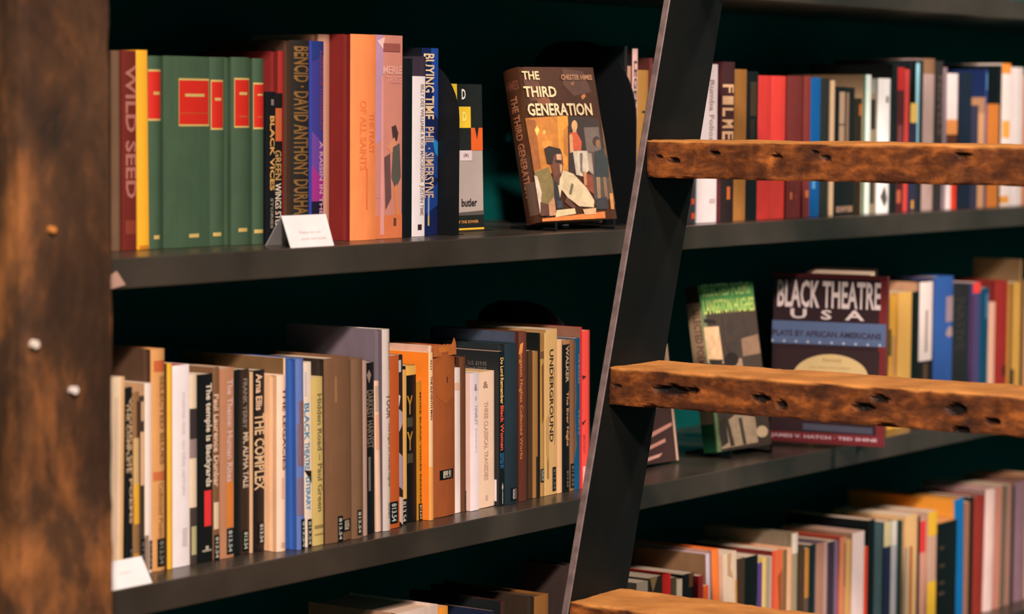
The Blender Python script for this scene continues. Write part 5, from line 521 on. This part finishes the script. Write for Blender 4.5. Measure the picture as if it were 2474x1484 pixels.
theat, MB_, dB = place_face('theatre', 'displayed_book', 'large dark BLACK THEATRE USA book displayed face out behind the ladder rung', (56, 34, 38), pg=(120, 50, 48))
part, MP, dP = place_face('partial', 'displayed_book', 'brownish displayed book mostly hidden behind the ladder rail on the middle shelf', (170, 122, 92), pg=(200, 150, 128))
# book leaning behind the poster-like cover
rb = empty('displayed_book'); rb.matrix_world = MB_ @ Matrix.Translation((-.118, .045, .0)) @ Matrix.Rotation(math.radians(12), 4, 'Y') @ Matrix.Translation((0, 0, .0)); rb.location.z = -.345 + .046 * math.sin(math.radians(12)) + .003
tag(rb, 'book with cream page tops standing just behind the BLACK THEATRE book', 'book')
make_book(rb, .046, .112, dB['H'] * 1.02, (62, 40, 34), 'h', pg=(244, 200, 168))
# Butler novel, face out
bt = empty('displayed_book'); D_ = .132
bt.matrix_world = Matrix.Translation((.902 - D_, .137 + .016, .0362)) @ Matrix.Rotation(-math.pi / 2, 4, 'Z') @ Matrix.Rotation(math.radians(-1.5), 4, 'Y')
tag(bt, 'grey, black, yellow and orange patchwork cover lettered butler, behind the black bookend', 'book')
YL = (236, 186, 46); DK = (24, 28, 26)
make_book(bt, .016, D_, .206, (176, 152, 142), 'p', pg=(230, 170, 60), A=[
    ['r', 0, .86, .55, 1, YL], ['r', .55, .84, 1, 1, DK], ['r', .58, .70, .79, .845, YL], ['r', .79, .70, 1, .845, DK], ['r', .0, .70, .58, .85, DK],
    ['r', .55, .545, .79, .70, DK], ['r', .79, .545, 1, .70, (226, 92, 34)], ['p', [[.86, .70], [.93, .70], [.90, .62]], DK],
    ['r', .58, .475, .80, .545, (220, 190, 186)], ['t', '(&)', .65, .495, .74, .525, (90, 70, 66), 'h'], ['p', [[.55, .12], [1, .13], [1, .06], [.55, .06]], (90, 78, 72)],
    ['r', .4, 0.0, 1, .1, DK], ['t', 'D', .63, .895, .70, .965, (244, 222, 210), 'h'], ['t', 'D', .64, .745, .71, .81, (250, 225, 130), 'h'],
    ['t', 'butler', .60, .16, .88, .215, (44, 38, 36), 'h'], ['t', 'OF THE SOWER', .50, .045, .90, .065, (206, 130, 60), 'h'], ['r', 0, 0, 1, .012, (240, 180, 50)]])
root_l = empty('book_ledge', (.902 - D_ - .004, .120, .035))
tag(root_l, 'flat black steel foot under the patchwork butler book', 'book stand')
simple_box('foot', (0, 0, 0), (D_ + .004, .05, .0009), BLACKM, root_l)

# small easels that carry the displayed books
def easel(M, d, shelf_z, label):
    r = empty('book_easel'); r.matrix_world = Matrix.Translation((0, 0, 0))
    w, D, H = d['w'], d['D'], d['H']
    tag(r, label, 'book stand')
    base = M @ Vector((0, D / 2, 0)); 
    yx = (M.to_3x3() @ Vector((0, 1, 0))).normalized(); nx = (M.to_3x3() @ Vector((1, 0, 0))).normalized(); nx.z = 0; nx.normalize()
    yx.z = 0; yx.normalize()
    g = Geo(); 
    def bar(a, b, s, gg):
        a = Vector(a); b = Vector(b); dd = (b - a).normalized(); u = dd.orthogonal().normalized(); v = dd.cross(u)
        vs = []
        for p in (a, b):
            for i in range(8): 
                an = i * math.pi / 4; vs.append(tuple(p + (u * math.cos(an) + v * math.sin(an)) * s))
        gg.mesh(vs, [tuple(range(7, -1, -1)), tuple(range(8, 16))] + [(i, (i + 1) % 8, 8 + (i + 1) % 8, 8 + i) for i in range(8)], BLACKM)
    zz = shelf_z + .0022
    for s in (-.38, .38):
        g2 = Geo()
        c = base + yx * (s * D)
        f = Vector((c.x, c.y, zz)) + nx * (w + .012); bk = Vector((c.x, c.y, zz)) - nx * .05
        bar(f, bk, .002, g2); bar(f, f + Vector((0, 0, .012)), .002, g2)
        g2.build('foot_wire', r)
    g3 = Geo(); c = Vector((base.x, base.y, zz)) - nx * .05
    up = (M.to_3x3() @ Vector((0, 0, 1))).normalized()
    bar(c + yx * (-.38 * D), c + yx * (.38 * D), .002, g3)
    top = M @ Vector((-.004, D * .5, H * .62))
    bar(c, top, .002, g3)
    g3.build('back_wire', r)
easel(MT, dT, .035, 'black wire easel holding THE THIRD GENERATION novel')
easel(MH, dH, -.345, 'black wire easel holding the SELECTED POEMS book')

# ------------------------------------------------------------------ steel bookends
def bookend(name, label, x, yf, yb, z, h, rc, side=1):
    r = empty(name, (x, yf, z + .0004)); tag(r, label, 'bookend', None)
    pts = [(yb - yf, 0), (0, 0), (0, h - rc)]
    ry = min(rc, (yb - yf) * .55)
    for i in range(1, 13):
        a = math.pi / 2 * i / 12; pts.append((ry * (1 - math.cos(a)), h - rc + rc * math.sin(a)))
    for i in range(1, 9):
        a = math.pi / 2 * (1 - i / 8); pts.append((yb - yf - ry * .6 * (1 - math.cos(a)) if i < 8 else yb - yf, h - rc * .35 + rc * .35 * math.sin(a)))
    g = Geo(); n = len(pts); t = .0016
    v = [(0, p[0], p[1]) for p in pts] + [(t, p[0], p[1]) for p in pts]
    g.mesh(v, [tuple(range(n)), tuple(range(2 * n - 1, n - 1, -1))] + [(i, n + i, n + (i + 1) % n, (i + 1) % n) for i in range(n)], BLACKM)
    g.build('plate', r)
    f = Geo(); a, b = (0, .0) , (0, 0)
    f.box((t if side > 0 else -.028, .01, 0.0), (.028 if side > 0 else 0, yb - yf - .01, .0007), BLACKM)
    f.build('foot', r)
BOOKENDS = [('bookend', 'black steel bookend between the dark blue paperback and the butler book', 0.735, 0.0585, 0.23, 0.035, 0.247, 0.09, 1), ('bookend', 'black arched steel bookend right of THE THIRD GENERATION book, upper shelf', 1.208, 0.077, 0.265, 0.035, 0.277, 0.12, -1), ('bookend', 'black arched steel bookend rising behind the UNDERGROUND end of the middle row', 1.0561, 0.075, 0.26, -0.345, 0.268, 0.1, 1)]
for be in BOOKENDS: bookend(*be)

# ------------------------------------------------------------------ folded cards
def tent(name, label, fl, fr, ridge_l, ridge_r, bl, br, lines):
    r = empty(name, fl); tag(r, label, 'sign')
    F = [Vector(p) - Vector(fl) for p in (fl, fr, ridge_r, ridge_l, bl, br)]
    g = Geo(); t = Vector((0, .0006, .0))
    def slab(q):
        v = [tuple(p) for p in q] + [tuple(p + t) for p in q]
        g.mesh(v, [(0, 1, 2, 3), (7, 6, 5, 4), (0, 4, 5, 1), (1, 5, 6, 2), (2, 6, 7, 3), (3, 7, 4, 0)], CARD)
    slab([F[0], F[1], F[2], F[3]]); slab([F[3], F[2], F[5], F[4]])
    nrm = (F[1] - F[0]).cross(F[3] - F[0]).normalized()
    def place(u, v, o):
        return tuple((F[0] * (1 - u) + F[1] * u) * (1 - v) + (F[3] * (1 - u) + F[2] * u) * v + nrm * (o + .0002))
    decorate(g, lines, place)
    g.build('card', r)
for tt in [('folded_card', 'small white folded card reading Please do not touch the books, upper shelf', [0.3173, 0.004, 0.0353], [0.4007, 0.004, 0.0353], [0.3346, 0.034, 0.0735], [0.4209, 0.034, 0.0735], [0.3423, 0.066, 0.0353], [0.4257, 0.066, 0.0353], [['t', 'Please do not', 0.28, 0.42, 0.78, 0.5, (216, 180, 172), 'h'], ['t', 'touch the books', 0.28, 0.22, 0.86, 0.3, (216, 180, 172), 'h']]), ('folded_card', 'white folded card beside the timber post on the middle shelf', [-0.03, 0.003, -0.3447], [0.0675, 0.003, -0.3447], [-0.0087, 0.03, -0.3174], [0.0783, 0.03, -0.3174], [0.0047, 0.053, -0.3447], [0.1022, 0.053, -0.3447], [['t', 'Nonfiction', 0.5, 0.5, 0.72, 0.57, (222, 188, 180), 'h']])]: tent(*tt)

# ------------------------------------------------------------------ timber post on the left
def rough_box(name, a, b, seg, m, amp, parent=None, freq=9.0, holes=None, edge=0.0):
    """box with a dense skin, worn edges and (optionally) dents pressed into the -X face"""
    bm = bmesh.new()
    bmesh.ops.create_cube(bm, size=1.0)
    S = [b[i] - a[i] for i in range(3)]
    for v in bm.verts: v.co = Vector([a[i] + (v.co[i] + .5) * S[i] for i in range(3)])
    for ax in range(3):
        for k in range(1, seg[ax]):
            co = [0, 0, 0]; no = [0, 0, 0]; co[ax] = a[ax] + S[ax] * k / seg[ax]; no[ax] = 1
            bmesh.ops.bisect_plane(bm, geom=bm.verts[:] + bm.edges[:] + bm.faces[:], plane_co=co, plane_no=no)
    lay = bm.verts.layers.float.new('hole'); lit_worn = bm.verts.layers.float.new('worn')
    c = Vector([(a[i] + b[i]) / 2 for i in range(3)])
    for v in bm.verts:
        q = v.co.copy(); n = Vector((0, 0, 0)); cnt = 0
        for i in range(3):
            if abs(q[i] - a[i]) < 1e-6: n[i] -= 1; cnt += 1
            if abs(q[i] - b[i]) < 1e-6: n[i] += 1; cnt += 1
        d = noise.noise(q * freq) + .5 * noise.noise(q * freq * 2.7) 
        if abs(q.z - b[2]) < 1e-6: v[lit_worn] = .75 + .25 * noise.noise(q * 22)      # worn tread, with light from above put into its colour
        elif abs(q.x - a[0]) < 1e-6 and q.z > b[2] - .006: v[lit_worn] = max(0, .35 + 1.2 * noise.noise(q * 40))
        if cnt: v.co = v.co + n.normalized() * d * amp
        if cnt >= 2: v.co = v.co - n.normalized() * (edge * (.5 + abs(noise.noise(q * freq * 3.1)) * 2.0))
        if holes and abs(q.x - a[0]) < 1e-6:
            for (hy, hz, ry, rz, dp) in holes:
                e = ((q.y - hy) / ry) ** 2 + ((q.z - hz) / rz) ** 2
                e *= 1 + .5 * noise.noise(q * 90)
                if e < 1.6:
                    k = max(0, 1 - e / 1.6); v.co.x += dp * min(1, k * 1.8); v[lay] = max(v[lay], min(1, k * 2.4))
    me = bpy.data.meshes.new(name); bm.to_mesh(me); bm.free()
    return link(name, me, [m], parent)
post = tag(empty('timber_post', (-.175, -.05, -1.25)), 'rough weathered brown timber post at the left edge of the bookcase', 'post')
def PP(p): return (p[0] + .175, p[1] + .05, p[2] + 1.25)
o = rough_box('post_body', PP((-.243, -.1, -1.25)), PP((-.105, -.009, 1.1)), (8, 6, 140), POSTW, .0042, post, 5.0, None, .002)
for k, (x, z, s, c) in enumerate(((-.225, -.042, .006, (235, 205, 185)), (-.168, -.094, .006, (240, 214, 200)), (-.199, .077, .005, (220, 130, 60)))):
    g = Geo(); bx = PP((x, -.1062, z)); n = 7
    ring = [(bx[0] + s * (1 + .3 * random.random()) * .8 * math.cos(i * 2 * math.pi / n), bx[1] - .0002, bx[2] + s * (.6 + .3 * random.random()) * math.sin(i * 2 * math.pi / n)) for i in range(n)]
    back = [(p[0], p[1] + .006, p[2]) for p in ring]
    g.mesh(ring + back, [tuple(range(n)), tuple(range(2 * n - 1, n - 1, -1))] + [(i, n + i, n + (i + 1) % n, (i + 1) % n) for i in range(n)], mat(c, 'page2'))
    oo = g.build('paper_scrap', post); oo['label'] = 'small torn pale scrap stuck to the post'
# scrap of tape on the shelf corner
g = Geo(); s0 = [(0, 0, 0), (.026, 0, .004), (.012, 0, .020), (.003, 0, .016)]
g.mesh([(x, -.0012, z) for x, _, z in s0] + [(x, -.0002, z) for x, _, z in s0], [(0, 1, 2, 3), (7, 6, 5, 4), (0, 4, 5, 1), (1, 5, 6, 2), (2, 6, 7, 3), (3, 7, 4, 0)], mat((190, 140, 120), 'page2'))
oo = g.build('tape_scrap'); oo.location = (-.006, 0, .0005); tag(oo, 'small pale scrap of tape on the shelf corner beside the post', 'tape')

# ------------------------------------------------------------------ ladder with steel rails and timber rungs
lad = tag(empty('ladder', (.45, -.5, -1.25)), 'leaning library ladder with black steel rail and thick reclaimed wood rungs', 'ladder')
def LL(p): return (p[0] - .45, p[1] + .5, p[2] + 1.25)
RX = lambda z: .85790 + (z - .35442) * 0.28959          # left edge of the rail at height z
zb, zt_ = -1.2495, 1.15; WR = .137
for y0, y1 in ((-.2, -.1895), (-.8705, -.86)):
    g = Geo(); ch = .0012
    sec = [(0, y0 + ch), (ch, y0), (WR - ch, y0), (WR, y0 + ch), (WR, y1 - ch), (WR - ch, y1), (ch, y1), (0, y1 - ch)]
    v = [LL((RX(zb) + x, y, zb)) for x, y in sec] + [LL((RX(zt_) + x, y, zt_)) for x, y in sec]
    n = 8
    for i in range(n):
        j = (i + 1) % n
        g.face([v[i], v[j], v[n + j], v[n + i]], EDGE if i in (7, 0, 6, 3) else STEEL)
    g.face([v[i] for i in reversed(range(n))], STEEL); g.face([v[n + i] for i in range(n)], STEEL)
    g.build('rail', lad)
RZ = (.7595, .4638, .168, -.127, -.4246, -.7204, -1.016)
HOLES = {.168: [(-.2200, .146, .006, .003, .006), (-.243, .141, .010, .0035, .008), (-.306, .152, .009, .0035, .008), (-.398, .150, .010, .003, .008), (-.455, .156, .006, .003, .006), (-.660, .155, .012, .003, .008), (-.470, .148, .010, .003, .006)],
         -.127: [(-.298, -.152, .024, .006, .010), (-.330, -.150, .008, .004, .010), (-.270, -.178, .014, .004, .01), (-.430, -.154, .012, .005, .01), (-.460, -.160, .006, .006, .01),
                 (-.575, -.155, .016, .004, .010), (-.598, -.143, .010, .004, .008), (-.606, -.177, .014, .004, .01), (-.700, -.149, .012, .007, .01), (-.705, -.174, .010, .006, .010), (-.748, -.160, .009, .004, .01), (-.215, -.152, .006, .002, .004)],
         -.4246: [(-.3, -.45, .01, .004, .008)]}
for i, z in enumerate(RZ):
    x = {.168: .8037, -.127: .7174, -.4246: .6307}.get(z, RX(z) + .004)
    a = LL((x, -.8595, z - .050)); b = LL((x + .124, -.2005, z))
    sc = .7 if z > 0 else .9
    hs = [(hy + .5, hz + 1.25, ry * sc, rz * sc, dp * .8) for hy, hz, ry, rz, dp in HOLES.get(z, [])]
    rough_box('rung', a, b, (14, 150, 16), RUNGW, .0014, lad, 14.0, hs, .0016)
